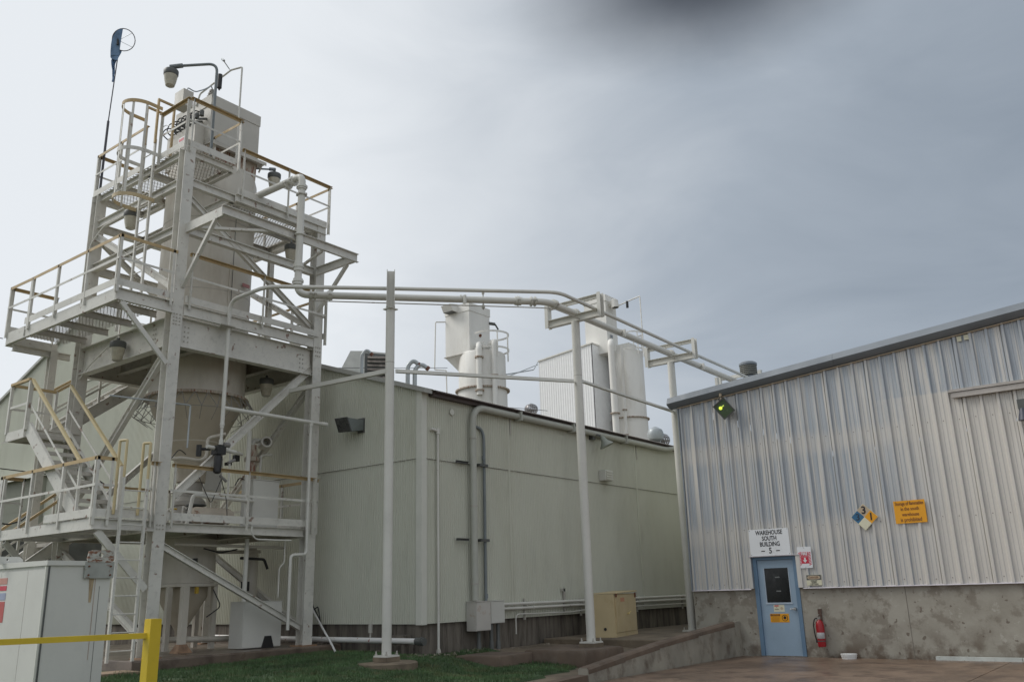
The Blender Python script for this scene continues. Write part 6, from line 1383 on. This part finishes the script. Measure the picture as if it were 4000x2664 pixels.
for i in range(n): b = sy_+i*wy_/n; p = wy_/n; pts += [(b, 0), (b+.3*p, 0), (b+.5*p, .022), (b+.8*p, .022)]
vs = []
for k, (y, d) in enumerate(pts): vs += [(sx_-d, y, 6), (sx_-d, y, 18.95-(y-sy_)*.10)]
MB().add(vs, [(2*i, 2*i+1, 2*i+3, 2*i+2) for i in range(len(pts)-1)]).build('corrugated_wall', mat('bright_white_sheet', (.88, .88, .87), .45, var=.03), t)
MB().box(sx_, sx_+3.5, sy_, sy_+.1, 6, 18.9).build('flat_wall', mat('shed_grey_sheet', (.86, .87, .88), .45, metal=.0, var=.04), t)
MB().hexa([(sx_-.1, sy_-.05, 18.92), (sx_+3.5, sy_-.05, 18.92), (sx_+3.5, sy_+4.9, 18.42), (sx_-.1, sy_+4.9, 18.42), (sx_-.1, sy_-.05, 19.02), (sx_+3.5, sy_-.05, 19.02), (sx_+3.5, sy_+4.9, 18.52), (sx_-.1, sy_+4.9, 18.52)]).build('roof', SILOW, t)
t = thing('far_collector', 'tall pale collector box above the corrugated shed with a round outlet', 'dust collector', (53.2, 31.8, 18.5))
MB().box(53.5, 55.0, 32.0, 33.9, 18.3, 22.3).build('box_body', SILOW, t); MB().box(53.45, 55.05, 31.95, 33.95, 22.3, 22.8).build('lid', SILOW, t)
MB().tube((54.2, 31.95, 22.2), (54.0, 31.45, 22.2), .28, 16).tube((54.0, 31.5, 22.3), (54.0, 31.45, 21.75), .28, 16).build('round_outlet', SILOW, t); MB().tube((54.0, 31.45, 21.77), (54.0, 31.45, 21.73), .22, 14).build('outlet_mouth', DKG, t)
for z in (19.5, 20.2): MB().box(53.9, 54.2, 31.93, 31.945, z, z+.22).build('stencil_mark', mat('grey_stencil', (.25, .27, .3), .5, bump=0), t)
t = thing('air_line', 'thin white air line with a black filter right of the far collector', 'pipe', (54.5, 29.8, 17.9))
MB().path([(54.6, 31.9, 22.0), (54.5, 30.3, 22.25), (54.5, 29.6, 22.35), (54.5, 29.6, 17.7)], .045, .05).build('pipe_run', SILOW, t); MB().tube((54.5, 30.7, 22.2), (54.5, 30.7, 21.7), .10, 8).build('filter_bowl', DARK, t)
o = MB().path([(36.3, 28.2, 12.9), (42, 30.5, 14.6), (50.0, 35.9, 17.6)], .035, .5).path([(36.3, 28.2, 12.75), (50.0, 35.9, 17.4)], .03).build('cable', GALV); tag(o, 'pair of cables slung between the left white tank and the corrugated shed', 'cable')
for i, (a, b) in enumerate((((12.7, 19.3, 7.35), (19, 17, 8.1)), ((12.7, 19.3, 6.95), (22, 15.5, 7.0)))):
    o = MB().tube(a, b, .009, 5).build('wire', DKG); tag(o, ['upper thin wire from the tower over the gable roof', 'lower thin wire from the tower over the gable roof'][i], 'wire')
o = MB().tube((7.7, 19.9, 7.2), (-6, 30, 10.5), .01, 5).build('wire', DKG); tag(o, 'thin wire leaving the middle platform to the left edge', 'wire')
